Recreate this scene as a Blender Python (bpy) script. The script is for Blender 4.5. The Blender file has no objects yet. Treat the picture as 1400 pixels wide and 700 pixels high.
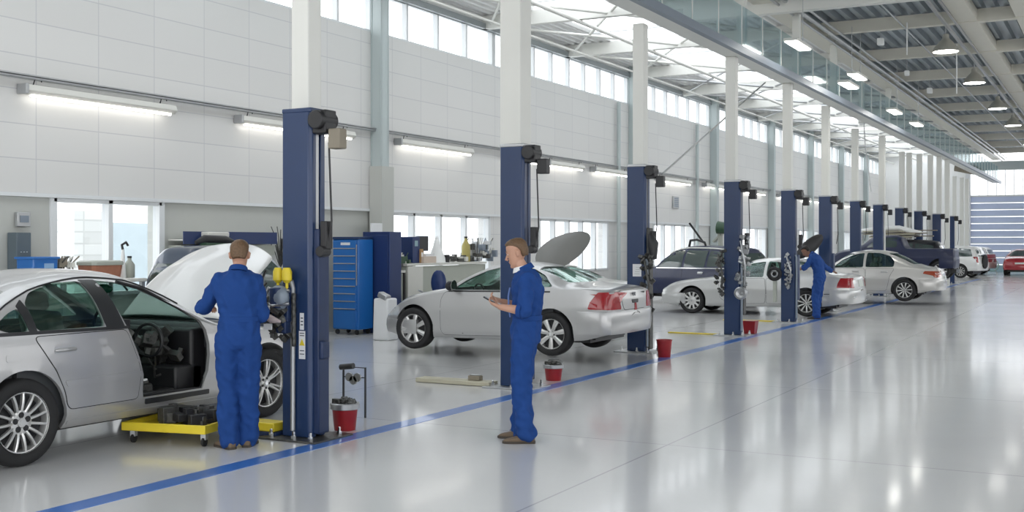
import bpy, bmesh, math, random
from mathutils import Vector, Matrix, noise
from mathutils.geometry import delaunay_2d_cdt
from mathutils.bvhtree import BVHTree

random.seed(7)
SC = bpy.context.scene
COL = SC.collection
PI = math.pi

# ------------------------------------------------------------------ survey
FPX = 1550.0; CAMH = 1.75
TH = math.atan(832 / FPX); CT, ST = math.cos(TH), math.sin(TH)
HOR = 333.0

def G(px, py, z=0.0):
    """surveyed point of the hall at height z"""
    D = FPX * (CAMH - z) / (py - HOR); l = (px - 700) * D / FPX
    return Vector((l * CT - D * ST, l * ST + D * CT, z))

def _ray(px, py):
    l = (px - 700) / FPX
    return Vector((l * CT - ST, l * ST + CT, -(py - HOR) / FPX))

def onX(px, py, X):
    r = _ray(px, py); t = X / r.x
    return Vector((X, r.y * t, CAMH + r.z * t))

def onY(px, py, Y):
    r = _ray(px, py); t = Y / r.y
    return Vector((r.x * t, Y, CAMH + r.z * t))

def atD(px, py, D):
    r = _ray(px, py)
    return Vector((r.x * D, r.y * D, CAMH + r.z * D))

# ------------------------------------------------------------------ materials
def _new(name):
    m = bpy.data.materials.new(name); m.use_nodes = True
    nt = m.node_tree; nt.nodes.clear()
    out = nt.nodes.new('ShaderNodeOutputMaterial')
    return m, nt, out

def mat(name, col, rough=0.5, metal=0.0, coat=0.0, var=0.06, scale=6.0, bump=0.0, spec=0.5, rvar=0.0):
    m, nt, out = _new(name)
    b = nt.nodes.new('ShaderNodeBsdfPrincipled')
    b.inputs['Roughness'].default_value = rough
    b.inputs['Metallic'].default_value = metal
    b.inputs['Coat Weight'].default_value = coat
    b.inputs['Coat Roughness'].default_value = 0.04
    b.inputs['Specular IOR Level'].default_value = spec
    tc = nt.nodes.new('ShaderNodeTexCoord')
    nz = nt.nodes.new('ShaderNodeTexNoise'); nz.inputs['Scale'].default_value = scale
    nz.inputs['Detail'].default_value = 4
    nt.links.new(tc.outputs['Object'], nz.inputs['Vector'])
    mx = nt.nodes.new('ShaderNodeMix'); mx.data_type = 'RGBA'
    c = Vector(col[:3])
    mx.inputs[6].default_value = (*(c * (1 - var)), 1)
    mx.inputs[7].default_value = (*[min(1, v * (1 + var)) for v in c], 1)
    nt.links.new(nz.outputs['Fac'], mx.inputs[0])
    nt.links.new(mx.outputs[2], b.inputs['Base Color'])
    if rvar:
        mr = nt.nodes.new('ShaderNodeMapRange')
        mr.inputs['To Min'].default_value = rough - rvar; mr.inputs['To Max'].default_value = rough + rvar
        nt.links.new(nz.outputs['Fac'], mr.inputs['Value']); nt.links.new(mr.outputs[0], b.inputs['Roughness'])
    if bump:
        bp = nt.nodes.new('ShaderNodeBump'); bp.inputs['Strength'].default_value = bump
        bp.inputs['Distance'].default_value = 0.01
        nt.links.new(nz.outputs['Fac'], bp.inputs['Height']); nt.links.new(bp.outputs[0], b.inputs['Normal'])
    nt.links.new(b.outputs[0], out.inputs[0])
    return m

def emit(name, col, s):
    m, nt, out = _new(name)
    e = nt.nodes.new('ShaderNodeEmission'); e.inputs[0].default_value = (*col, 1); e.inputs[1].default_value = s
    nt.links.new(e.outputs[0], out.inputs[0]); return m

def glass(name, tint, refl=0.12, rough=0.02, fres=True):
    m, nt, out = _new(name)
    t = nt.nodes.new('ShaderNodeBsdfTransparent'); t.inputs[0].default_value = (*tint, 1)
    g = nt.nodes.new('ShaderNodeBsdfGlossy'); g.inputs[0].default_value = (.9, .95, .95, 1); g.inputs['Roughness'].default_value = rough
    lw = nt.nodes.new('ShaderNodeLayerWeight'); lw.inputs[0].default_value = 0.5
    ma = nt.nodes.new('ShaderNodeMath'); ma.operation = 'ADD'; ma.inputs[1].default_value = refl; ma.use_clamp = True
    pw = nt.nodes.new('ShaderNodeMath'); pw.operation = 'POWER'; pw.inputs[1].default_value = 4.5
    nt.links.new(lw.outputs['Facing'], pw.inputs[0])
    sc_ = nt.nodes.new('ShaderNodeMath'); sc_.operation = 'MULTIPLY'; sc_.inputs[1].default_value = .7; nt.links.new(pw.outputs[0], sc_.inputs[0])
    if fres: nt.links.new(sc_.outputs[0], ma.inputs[0])
    else: ma.inputs[0].default_value = 0
    mx = nt.nodes.new('ShaderNodeMixShader')
    nt.links.new(ma.outputs[0], mx.inputs[0]); nt.links.new(t.outputs[0], mx.inputs[1]); nt.links.new(g.outputs[0], mx.inputs[2])
    nt.links.new(mx.outputs[0], out.inputs[0]); return m

def tiled(name, col, joint, axes, w, h, msize, rough, off=(0, 0), var=0.02, coat=0.0, rvar=0.0, bump=0.0, stain=0.0):
    """stack-bonded panels with thin joints on a plane spanned by two object axes"""
    m, nt, out = _new(name)
    b = nt.nodes.new('ShaderNodeBsdfPrincipled'); b.inputs['Roughness'].default_value = rough
    b.inputs['Coat Weight'].default_value = coat; b.inputs['Coat Roughness'].default_value = 0.08
    tc = nt.nodes.new('ShaderNodeTexCoord'); sp = nt.nodes.new('ShaderNodeSeparateXYZ')
    nt.links.new(tc.outputs['Object'], sp.inputs[0])
    cb = nt.nodes.new('ShaderNodeCombineXYZ')
    for i, a in enumerate(axes):
        ad = nt.nodes.new('ShaderNodeMath'); ad.operation = 'ADD'; ad.inputs[1].default_value = off[i]
        nt.links.new(sp.outputs[a], ad.inputs[0]); nt.links.new(ad.outputs[0], cb.inputs[i])
    br = nt.nodes.new('ShaderNodeTexBrick'); br.offset = 0; br.squash = 1
    br.inputs['Scale'].default_value = 1; br.inputs['Brick Width'].default_value = w
    br.inputs['Row Height'].default_value = h; br.inputs['Mortar Size'].default_value = msize
    br.inputs['Mortar Smooth'].default_value = 0.1; br.inputs['Bias'].default_value = 0
    c = Vector(col)
    br.inputs['Color1'].default_value = (*(c * (1 - var)), 1); br.inputs['Color2'].default_value = (*[min(1, v * (1 + var)) for v in c], 1)
    br.inputs['Mortar'].default_value = (*joint, 1)
    nt.links.new(cb.outputs[0], br.inputs['Vector'])
    nz = nt.nodes.new('ShaderNodeTexNoise'); nz.inputs['Scale'].default_value = 0.7; nz.inputs['Detail'].default_value = 5
    nt.links.new(tc.outputs['Object'], nz.inputs['Vector'])
    last = br.outputs['Color']
    if stain:
        mr = nt.nodes.new('ShaderNodeMapRange'); mr.inputs['From Min'].default_value = .3; mr.inputs['From Max'].default_value = .7
        mr.inputs['To Min'].default_value = 1 - stain; mr.inputs['To Max'].default_value = 1
        nt.links.new(nz.outputs['Fac'], mr.inputs['Value'])
        mu = nt.nodes.new('ShaderNodeMix'); mu.data_type = 'RGBA'; mu.blend_type = 'MULTIPLY'; mu.inputs[0].default_value = 1
        nt.links.new(last, mu.inputs[6]); nt.links.new(mr.outputs[0], mu.inputs[7]); last = mu.outputs[2]
    nt.links.new(last, b.inputs['Base Color'])
    if rvar:
        mr = nt.nodes.new('ShaderNodeMapRange'); mr.inputs['To Min'].default_value = rough - rvar; mr.inputs['To Max'].default_value = rough + rvar
        nt.links.new(nz.outputs['Fac'], mr.inputs['Value']); nt.links.new(mr.outputs[0], b.inputs['Roughness'])
    nt.links.new(b.outputs[0], out.inputs[0]); return m

M = {}
def mk():
    M['wall'] = tiled('wall_panels', (.69, .685, .67), (.55, .55, .56), (1, 2), 1.13, .49, .008, .45, off=(.18, -.02))
    M['wall_low'] = mat('grey_lower_wall', (.50, .51, .48), .6, var=.02, scale=1)
    M['floor'] = tiled('polished_floor', (.69, .69, .69), (.48, .48, .49), (0, 1), 4.6, 4.4, (.009), .19, off=(0, 0), coat=.35, rvar=.015, stain=.05, var=.012)
    M['white_steel'] = mat('white_painted_steel', (.74, .74, .70), .45, var=.02, scale=2)
    M['cream_steel'] = mat('cream_painted_steel', (.66, .635, .555), .5, var=.03, scale=2)
    M['col_grey'] = mat('grey_green_steel', (.47, .53, .53), .45, var=.03, scale=2)
    M['deck'] = mat('galvanised_deck', (.33, .37, .40), .4, .3, var=.15, scale=1.3)
    M['deck_white'] = mat('white_roof_deck', (.82, .82, .81), .6, var=.04, scale=1)
    M['rail_grey'] = mat('slate_steel', (.22, .26, .31), .4, .2, var=.05)
    M['galv'] = mat('galvanised_pipe', (.45, .46, .47), .35, .7, var=.08)
    M['frame_w'] = mat('window_frame_white', (.72, .74, .75), .4, var=.02)
    M['frame_g'] = mat('window_rail_grey', (.30, .33, .34), .4, var=.03)
    M['blue_line'] = mat('blue_floor_line', (.05, .17, .52), .3, var=.10, scale=3, coat=.3)
    M['post_blue'] = mat('navy_lift_enamel', (.011, .034, .105), .36, 0, .15, var=.08, scale=5)
    M['post_dark'] = mat('dark_navy_steel', (.012, .028, .085), .45, var=.15, scale=8)
    M['black'] = mat('black_plastic', (.018, .018, .020), .45, var=.2)
    M['rubber'] = mat('tyre_rubber', (.016, .016, .017), .75, var=.15, scale=20)
    M['grime'] = mat('oily_metal', (.09, .09, .085), .45, .6, var=.6, scale=30, bump=.4)
    M['steel'] = mat('bare_steel', (.42, .43, .44), .3, .9, var=.1)
    M['chrome'] = mat('chrome', (.75, .76, .77), .12, 1, var=.03)
    M['silver'] = mat('silver_car_paint', (.47, .47, .47), .32, .50, .6, var=.02, scale=2)
    M['silver2'] = mat('light_silver_car_paint', (.54, .545, .54), .30, .40, .7, var=.02, scale=2)
    M['silver3'] = mat('pale_champagne_car_paint', (.54, .53, .51), .30, .40, .7, var=.02, scale=2)
    M['white_paint'] = mat('white_car_paint', (.80, .80, .78), .3, .05, 1.0, var=.02)
    M['navy_paint'] = mat('navy_car_paint', (.007, .014, .055), .4, .0, .15, var=.05)
    M['black_paint'] = mat('black_car_paint', (.012, .013, .018), .35, .1, .3, var=.05)
    M['red_paint'] = mat('red_car_paint', (.38, .02, .03), .25, .1, 1.0, var=.05)
    M['rim'] = mat('alloy_rim', (.62, .62, .61), .28, .65, .3, var=.05, scale=12)
    M['hub'] = mat('dark_brake_parts', (.035, .035, .037), .5, .5, var=.3)
    M['trim'] = mat('dark_trim', (.022, .023, .025), .38, var=.1)
    M['seam'] = mat('panel_gap', (.02, .02, .02), .8, var=.05)
    M['bay'] = mat('engine_bay_enamel', (.34, .35, .35), .5, .3, var=.6, scale=9)
    M["interior"] = mat('dark_cabin_plastic', (.07, .075, .08), .6, var=.25, scale=9)
    M['seat_cloth'] = mat('grey_seat_cloth', (.17, .175, .17), .8, var=.1, scale=20)
    M['red_lens'] = mat('red_lamp_lens', (.33, .006, .012), .15, 0, .5, var=.25, scale=14)
    M['amber_lens'] = mat('amber_lamp_lens', (.33, .06, .025), .15, 0, 1.0, var=.1)
    M['clear_lens'] = mat('clear_lamp_lens', (.62, .65, .68), .1, .3, 1.0, var=.15, scale=10)
    M['plate'] = mat('licence_plate', (.62, .66, .62), .4, var=.04)
    M['glass'] = glass('car_glass', (.66, .78, .74), .04)
    M['glass_dark'] = glass('tinted_car_glass', (.42, .50, .47), .05)
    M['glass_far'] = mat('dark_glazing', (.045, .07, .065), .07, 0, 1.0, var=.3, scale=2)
    M['pane'] = glass('window_pane', (.97, .98, .99), .04, fres=False)
    M['baluster'] = glass('balustrade_glass', (.80, .88, .91), .20, rough=.12, fres=False)
    M['yellow'] = mat('yellow_enamel', (.74, .58, .03), .4, var=.12, scale=7)
    M['red_plastic'] = mat('red_plastic', (.30, .012, .018), .4, var=.25, scale=12)
    M['tool_blue'] = mat('bright_blue_enamel', (.012, .14, .46), .3, 0, .4, var=.03)
    M['tool_navy'] = mat('navy_cabinet_side', (.01, .03, .12), .4, var=.05)
    M['paper'] = mat('paper', (.78, .79, .80), .7, var=.03)
    M['bench'] = mat('pale_bench', (.66, .655, .61), .5, var=.04)
    M['bench_grey'] = mat('grey_green_bench_panel', (.40, .42, .37), .55, var=.04)
    M['skin'] = mat('skin', (.52, .29, .20), .5, var=.06, scale=14)
    M['skin_dark'] = mat('brown_skin', (.25, .13, .085), .5, var=.06, scale=14)
    M['overall'] = mat('royal_blue_cotton', (.014, .055, .215), .85, var=.14, scale=5, spec=.2)
    M['overall2'] = mat('mid_blue_cotton', (.025, .075, .27), .85, var=.12, scale=5, spec=.2)
    M['hair'] = mat('brown_hair', (.13, .075, .038), .6, var=.5, scale=60, bump=.5)
    M['hair_black'] = mat('black_hair', (.012, .010, .010), .6, var=.4, scale=60)
    M['shoe'] = mat('brown_suede', (.16, .115, .075), .75, var=.15, scale=30)
    M['sole'] = mat('dark_sole', (.05, .04, .03), .7, var=.1)
    M['shirt'] = mat('white_collar_cotton', (.8, .8, .8), .8, var=.02)
    M['tube'] = emit('fluorescent_tube', (1, .98, .93), 6)
    M['lampglow'] = emit('lamp_glow', (1, .98, .92), 14)
    M['brown_box'] = mat('rust_brown_box', (.36, .15, .09), .7, var=.25, scale=12)
    M['cardboard'] = mat('cardboard', (.44, .27, .13), .8, var=.1)
    M['tan'] = mat('tan_floor_plate', (.50, .47, .36), .6, var=.08)
    M['green'] = mat('green_case', (.04, .09, .05), .5, var=.2)
    M['screen_cyan'] = mat('pale_blue_screen', (.30, .45, .50), .25, var=.2, scale=9)
    M['far_build'] = tiled('outside_masonry', (.70, .71, .70), (.58, .59, .58), (1, 2), .5, .25, .02, .9, var=.12)
    M['far_build2'] = mat('outside_render_blue_grey', (.52, .60, .64), .9, var=.1, scale=2)
    M['clear_light'] = mat('opal_lamp_cover', (.85, .86, .85), .4, var=.02)
    M['bonnet_lit'] = mat('skylit_silver_bonnet_paint', (.68, .68, .67), .33, .25, .6, var=.02, scale=2)  # paler than the body's silver, sky light on the raised bonnet put into colour
    M['shade'] = mat('lamp_shade_enamel', (.42, .41, .36), .4, .3, var=.05)
    M['brownish'] = mat('taupe_plastic', (.25, .22, .17), .6, var=.1)
    M['letter'] = mat('dark_lettering', (.06, .07, .09), .6, var=.05)
    M['door_blue'] = mat('steel_blue_roller_door', (.55, .63, .84), .5, var=.03, scale=1)
    M['door_white'] = mat('roller_door_pale_band', (.62, .69, .82), .45, var=.02)
    M['translucent'] = mat('ribbed_wall_sheet', (.86, .87, .86), .5, var=.02)
    M['bonnet_grey'] = mat('matt_grey_bonnet_lining', (.20, .20, .19), .5, .1, .2, var=.10, scale=4)
mk()

# ------------------------------------------------------------------ object helpers
def tag(o, label=None, cat=None, group=None, kind=None):
    if label: o['label'] = label
    if cat: o['category'] = cat
    if group: o['group'] = group
    if kind: o['kind'] = kind
    return o

def thing(name, loc, label, cat, group=None, rz=0.0):
    o = bpy.data.objects.new(name, None); COL.objects.link(o)
    o.empty_display_size = .1
    o.location = loc; o.rotation_euler = (0, 0, rz)
    return tag(o, label, cat, group)

def link_mesh(name, me, m, parent=None, loc=None):
    o = bpy.data.objects.new(name, me); COL.objects.link(o)
    ms = m if isinstance(m, (list, tuple)) else [m]
    me.materials.clear()
    for k in ms: me.materials.append(k)
    if parent is not None: o.parent = parent
    if loc is not None: o.location = loc
    return o

def dup(root, loc, rz, label=None, group=None):
    r = root.copy(); COL.objects.link(r); r.location = loc; r.rotation_euler = (0, 0, rz)
    if label: r['label'] = label
    if group: r['group'] = group
    for ch in list(root.children):
        c = ch.copy(); COL.objects.link(c); c.parent = r
        for g in ch.children:
            d = g.copy(); COL.objects.link(d); d.parent = c
    return r

class MB:
    def __init__(s): s.bm = bmesh.new()
    def box(s, c, d, rot=None, taper=None):
        x, y, z = [v / 2 for v in d]; R = rot or Matrix()
        vs = []
        for dz in (-1, 1):
            k = (taper if (taper and dz > 0) else 1)
            for dx, dy in ((-1, -1), (1, -1), (1, 1), (-1, 1)):
                vs.append(s.bm.verts.new(Vector(c) + R.to_3x3() @ Vector((dx * x * k, dy * y * k, dz * z))))
        for f in ((3, 2, 1, 0), (4, 5, 6, 7), (0, 1, 5, 4), (1, 2, 6, 5), (2, 3, 7, 6), (3, 0, 4, 7)):
            s.bm.faces.new([vs[i] for i in f])
        return s
    def boxx(s, a, b):
        return s.box([(a[i] + b[i]) / 2 for i in range(3)], [abs(b[i] - a[i]) for i in range(3)])
    def rings(s, rings, close0=True, close1=True, loop=False):
        V = [[s.bm.verts.new(p) for p in r] for r in rings]
        n = len(V[0])
        rr = list(range(len(V) - 1))
        for i in rr:
            for j in range(n):
                s.bm.faces.new((V[i][j], V[i][(j + 1) % n], V[i + 1][(j + 1) % n], V[i + 1][j]))
        if loop:
            for j in range(n):
                s.bm.faces.new((V[-1][j], V[-1][(j + 1) % n], V[0][(j + 1) % n], V[0][j]))
        else:
            if close0 and n > 2: s.bm.faces.new(list(reversed(V[0])))
            if close1 and n > 2: s.bm.faces.new(V[-1])
        return s
    def tube(s, pts, r, n=10, closed=False):
        pts = [Vector(p) for p in pts]; rs = r if isinstance(r, (list, tuple)) else [r] * len(pts)
        up = None; rg = []
        for i, p in enumerate(pts):
            if closed: t = (pts[(i + 1) % len(pts)] - pts[i - 1])
            else: t = pts[min(i + 1, len(pts) - 1)] - pts[max(i - 1, 0)]
            t.normalize()
            if up is None:
                up = t.orthogonal().normalized()
            up = (up - t * up.dot(t))
            if up.length < 1e-5: up = t.orthogonal()
            up.normalize(); sd = t.cross(up)
            rg.append([p + (up * math.cos(2 * PI * k / n) + sd * math.sin(2 * PI * k / n)) * rs[i] for k in range(n)])
        return s.rings(rg, loop=closed)
    def lathe(s, prof, c=(0, 0, 0), axis='Z', n=32, R=None, loop=False):
        """prof: list of (radius, height)"""
        c = Vector(c); rg = []
        for r, h in prof:
            ring = []
            for k in range(n):
                a = 2 * PI * k / n
                if axis == 'Z': p = Vector((r * math.cos(a), r * math.sin(a), h))
                elif axis == 'Y': p = Vector((r * math.sin(a), h, r * math.cos(a)))
                else: p = Vector((h, r * math.cos(a), r * math.sin(a)))
                if R: p = R @ p
                ring.append(c + p)
            rg.append(ring)
        return s.rings(rg, loop=loop)
    def sphere(s, c, r, n=12, sc=(1, 1, 1), R=None):
        prof = []
        m = max(6, n // 2 + 2)
        rg = []
        for i in range(1, m):
            a = PI * i / m
            ring = []
            for k in range(n):
                b = 2 * PI * k / n
                p = Vector((r * sc[0] * math.sin(a) * math.cos(b), r * sc[1] * math.sin(a) * math.sin(b), -r * sc[2] * math.cos(a)))
                if R: p = R @ p
                ring.append(Vector(c) + p)
            rg.append(ring)
        return s.rings(rg)
    def prism(s, poly, a, b, plane='XZ'):
        """polygon (u,v) swept from a to b along the remaining axis"""
        def P(u, v, w):
            return {'XZ': (u, w, v), 'YZ': (w, u, v), 'XY': (u, v, w)}[plane]
        A = [s.bm.verts.new(P(u, v, a)) for u, v in poly]; B = [s.bm.verts.new(P(u, v, b)) for u, v in poly]
        n = len(poly)
        s.bm.faces.new(A); s.bm.faces.new(list(reversed(B)))
        for i in range(n): s.bm.faces.new((A[i], B[i], B[(i + 1) % n], A[(i + 1) % n]))
        return s
    def build(s, name, m, parent=None, loc=None, smooth=None, bevel=0, seg=2, recalc=True, sub=0):
        if recalc: bmesh.ops.recalc_face_normals(s.bm, faces=s.bm.faces)
        me = bpy.data.meshes.new(name); s.bm.to_mesh(me); s.bm.free()
        if smooth is not None:
            me.shade_smooth()
            if smooth < 179: me.set_sharp_from_angle(angle=math.radians(smooth))
        o = link_mesh(name, me, m, parent, loc)
        if bevel:
            b = o.modifiers.new('bevel', 'BEVEL'); b.width = bevel; b.segments = seg; b.limit_method = 'ANGLE'
            if smooth is None:
                me.shade_smooth(); me.set_sharp_from_angle(angle=math.radians(40))
        if sub:
            u = o.modifiers.new('sub', 'SUBSURF'); u.levels = sub; u.render_levels = sub
        return o

def struct(o):
    o['kind'] = 'structure'; return o

def bake(me_src, mods):
    """evaluate modifiers set up by mods(ob) and return a new mesh"""
    ob = bpy.data.objects.new('work', me_src); COL.objects.link(ob)
    extra = mods(ob) or []
    dg = bpy.context.evaluated_depsgraph_get(); dg.update()
    me = bpy.data.meshes.new_from_object(ob.evaluated_get(dg))
    bpy.data.objects.remove(ob)
    for e in extra: bpy.data.objects.remove(e)
    return me

def text(body, size, m, parent, loc, rot, name='lettering', depth=.002):
    cu = bpy.data.curves.new('t', 'FONT'); cu.body = body; cu.size = size; cu.extrude = depth
    cu.align_x = 'CENTER'; cu.align_y = 'CENTER'
    ob = bpy.data.objects.new('t', cu); COL.objects.link(ob)
    dg = bpy.context.evaluated_depsgraph_get(); dg.update()
    me = bpy.data.meshes.new_from_object(ob.evaluated_get(dg)); bpy.data.objects.remove(ob)
    o = link_mesh(name, me, m, parent, loc); o.rotation_euler = rot
    return o
# ================================================================== THE HALL
WX = -13.77          # inner face of the left wall
PX = -6.5            # line of the pillars
ENDY = 76.1
ORD = ['first', 'second', 'third', 'fourth', 'fifth', 'sixth', 'seventh', 'eighth', 'ninth', 'tenth', 'eleventh', 'twelfth', 'thirteenth', 'fourteenth', 'fifteenth', 'sixteenth']
_tr = [0]
def trim(b, m, **k):
    _tr[0] += 1
    return struct(b.build('trim_%d' % _tr[0], m, **k))

b = MB().boxx((-16, -6, -.2), (14, ENDY + .4, 0)); struct(b.build('floor', M['floor']))
# floor joints line up with the surveyed ones through the brick offsets of the material
gx = G(920, 605).x; gy = G(1000, 616).y
for nd in M['floor'].node_tree.nodes: pass
_ads = [n for n in M['floor'].node_tree.nodes if n.type == 'MATH' and n.operation == 'ADD']
_ads[0].inputs[1].default_value = -gx + 4.6 * 10; _ads[1].inputs[1].default_value = -gy + 4.4 * 10

# blue line on the floor
LX0 = (G(490, 593).x + G(870, 499).x + G(700, 545).x) / 3
b = MB().boxx((LX0 - .10, 1.0, 0), (LX0 + .10, 60, .003)); o = b.build('floor_line', M['blue_line']); struct(o)
LINEX = LX0

# left wall: lower part with windows, ledge, upper panels, clerestory
wins = []
for a, e in ((72, 220), (525, 668), (737, 830), (893, 948), (1000, 1046), (1092, 1118), (1150, 1164)):
    wins.append((onX(a, 300, WX).y, onX(e, 300, WX).y))
WZ0, WZ1 = .95, 2.42
lowsplit = onX(510, 300, WX).y
def wallbox(y0, y1, z0, z1, name, m):
    return struct(MB().boxx((WX - .3, y0, z0), (WX, y1, z1)).build(name, m))
y = -6
segs = []
for i, (a, e) in enumerate(wins):
    segs.append((y, a)); y = e
segs.append((y, ENDY))
# the lower wall of the near bays is painted grey, further on it is pale
lw, lw2 = MB(), MB()
for (a, e) in segs:
    if a < lowsplit:
        lw.boxx((WX - .3, a, 0), (WX, min(e, lowsplit), 2.46))
        if e > lowsplit: lw2.boxx((WX - .3, lowsplit, 0), (WX, e, 2.46))
    else: lw2.boxx((WX - .3, a, 0), (WX, e, 2.46))
for i, (a, e) in enumerate(wins):
    t = lw if a < lowsplit else lw2
    t.boxx((WX - .3, a, 0), (WX, e, WZ0)); t.boxx((WX - .3, a, WZ1), (WX, e, 2.46))
struct(lw.build('wall_left_lower_near', M['wall_low'])); struct(lw2.build('wall_left_lower_far', M['wall']))
struct(MB().boxx((WX - .3, -6, 2.46), (WX + .04, ENDY, 6.15)).build('wall_left', M['wall']))
struct(MB().boxx((WX - .3, -6, 7.08), (WX, ENDY, 7.75)).build('wall_left_top', M['deck_white']))
trim(MB().boxx((WX, -6, 2.42), (WX + .06, ENDY, 2.475)), M['frame_w'])
trim(MB().boxx((WX - .05, -6, 7.0), (WX + .1, ENDY, 7.14)), M['frame_g'])

def window(n, y0, y1, z0, z1, npane, uneven=None):
    f = MB(); w = .06
    xa, xb = WX - .12, WX + .03
    f.boxx((xa, y0, z0), (xb, y1, z0 + w)); f.boxx((xa, y0, z1 - w), (xb, y1, z1))
    ys = [y0 + (y1 - y0) * k / npane for k in range(npane + 1)]
    for k, yy in enumerate(ys):
        ww = w if k in (0, npane) else .045
        f.boxx((xa, yy - ww, z0), (xb, yy + ww, z1))
    fr = struct(f.build('window_%d' % n, M['frame_w'], bevel=.006))
    for k in range(npane):
        p = MB().boxx((WX - .06, ys[k] + .02, z0 + .02), (WX - .05, ys[k + 1] - .02, z1 - .02)).build('pane', M['pane'], fr)
    return fr
window(1, wins[0][0], wins[0][1], WZ0, WZ1, 2)
window(2, wins[1][0], wins[1][1], WZ0, WZ1, 4)
window(3, wins[2][0], wins[2][1], WZ0, WZ1, 5)
window(4, wins[3][0], wins[3][1], WZ0, WZ1, 4)
for k in (4, 5, 6): window(k + 1, wins[k][0], wins[k][1], WZ0, WZ1, 4)
# clerestory between the wall posts: one frame per bay
wcols = [onX(p, 300, WX).y for p in (300 - 140, 510, 676, 860, 971, 1050, 1104, 1146, 1180, 1208, 1230, 1248, 1262)]
cly = [-6] + wcols + [ENDY]
for k in range(len(cly) - 1):
    a, e = cly[k] + .05, cly[k + 1] - .05
    n = max(2, round((e - a) / 1.15))
    f = MB(); ww = .035
    for j in range(n + 1):
        yy = a + (e - a) * j / n
        f.boxx((WX - .15, yy - ww, 6.15), (WX - .02, yy + ww, 7.05))
    f.boxx((WX - .15, a, 6.15), (WX + .0, e, 6.20)); f.boxx((WX - .15, a, 7.0), (WX, e, 7.06))
    fr = struct(f.build('window_%d' % (k + 10), M['frame_w']))
    MB().boxx((WX - .09, a + .02, 6.19), (WX - .08, e - .02, 7.01)).build('pane', M['pane'], fr)
# wall posts (steel I sections standing proud of the wall)
for k, yy in enumerate(wcols[1:] if True else wcols):
    if k == 1: continue
    f = MB(); x0, x1 = WX + .045, WX + .30; w = .15
    f.boxx((x0, yy - w, 0), (x0 + .02, yy + w, 7.6)); f.boxx((x1 - .02, yy - w, 0), (x1, yy + w, 7.6)); f.boxx((x0, yy - w + .02, 0), (x1, yy - w + .045, 7.6)); f.boxx((x0, yy + w - .045, 0), (x1, yy + w - .02, 7.6))
    trim(f, M['col_grey'])
# grey column casing below
f = MB().boxx((WX + .05, wcols[1] - .2, 0), (WX + .36, wcols[1] + .24, 3.35)); trim(f, M['wall_low'])
# down pipes
for p in (848, 955):
    q = onX(p, 300, WX + .2)
    trim(MB().tube([(WX + .15, q.y, 0), (WX + .15, q.y, 6.1)], .06, 12), M['col_grey'], smooth=50)

# right wall, solid below, glazed above (out of the photograph)
struct(MB().boxx((12, -6, 0), (12.3, ENDY, 3.6)).build('wall_right', M['wall']))
f = MB()
for k in range(34): f.boxx((12.05, -6 + 2.45 * k, 3.6), (12.2, -5.9 + 2.45 * k, 7.4))
f.boxx((12.0, -6, 7.2), (12.3, ENDY, 7.5)); struct(f.build('window_42', M['frame_w']))
# end wall
ex0, ex1 = -14.07, 14
dx0 = onY(1327, 300, ENDY).x
b = MB(); b.boxx((ex0, ENDY, 0), (dx0, ENDY + .3, 7.75)); b.boxx((dx0, ENDY, 6.3), (ex1, ENDY + .3, 6.86)); b.boxx((6, ENDY, 0), (ex1, ENDY + .3, 6.3))
struct(b.build('wall_end', M['translucent']))
trim(MB().boxx((dx0 - .3, ENDY - .35, 6.28), (ex1, ENDY - .02, 6.78)), M['col_grey'])
f = MB()
for k in range(29): f.boxx((dx0 + .5 * k - .02, ENDY, 4.7), (dx0 + .5 * k + .02, ENDY + .08, 6.3))
f.boxx((dx0, ENDY - .03, 4.66), (6, ENDY + .1, 4.76))
fr = struct(f.build('window_30', M['frame_w'])); MB().boxx((dx0, ENDY + .04, 4.7), (6, ENDY + .05, 6.3)).build('pane', M['pane'], fr)
bl, pl = MB(), MB()
z = 4.68
for k in range(10):
    bl.boxx((dx0, ENDY + .02, z - .31), (6, ENDY + .10, z)); 
    bl.boxx((dx0, ENDY + .02, z - .155), (6, ENDY + .085, z - .145))
    pl.boxx((dx0, ENDY + .0, z - .40), (6, ENDY + .09, z - .31)); z -= .425
rd = struct(bl.build('door_1', M['door_blue'])); pl.build('pale_band', M['door_white'], rd)
MB().boxx((dx0, ENDY + .01, 0), (6, ENDY + .12, z)).build('hazy_foot_band', M['screen_cyan'], rd)  # pale cyan band: objects and hazy reflection at the door foot put into colour
trim(MB().boxx((dx0 - .28, ENDY - .2, 0), (dx0, ENDY + .01, 6.3)), M['frame_w'])

# ------------------------------------------------------------------ pillars, girder, roof
pil_px = [(411, 8.27), (705, None), (875.5, None), (1000.5, None), (1077, None), (1129, None), (1169, None), (1206, None), (1233, None), (1243, None), (1257, None), (1272, None), (1284, None), (1295, None), (1305, None), (1315, None), (1322, None)]
pilY = []
for px, yy in pil_px: pilY.append(yy or onX(px, 333, PX - .02).y)
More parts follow.
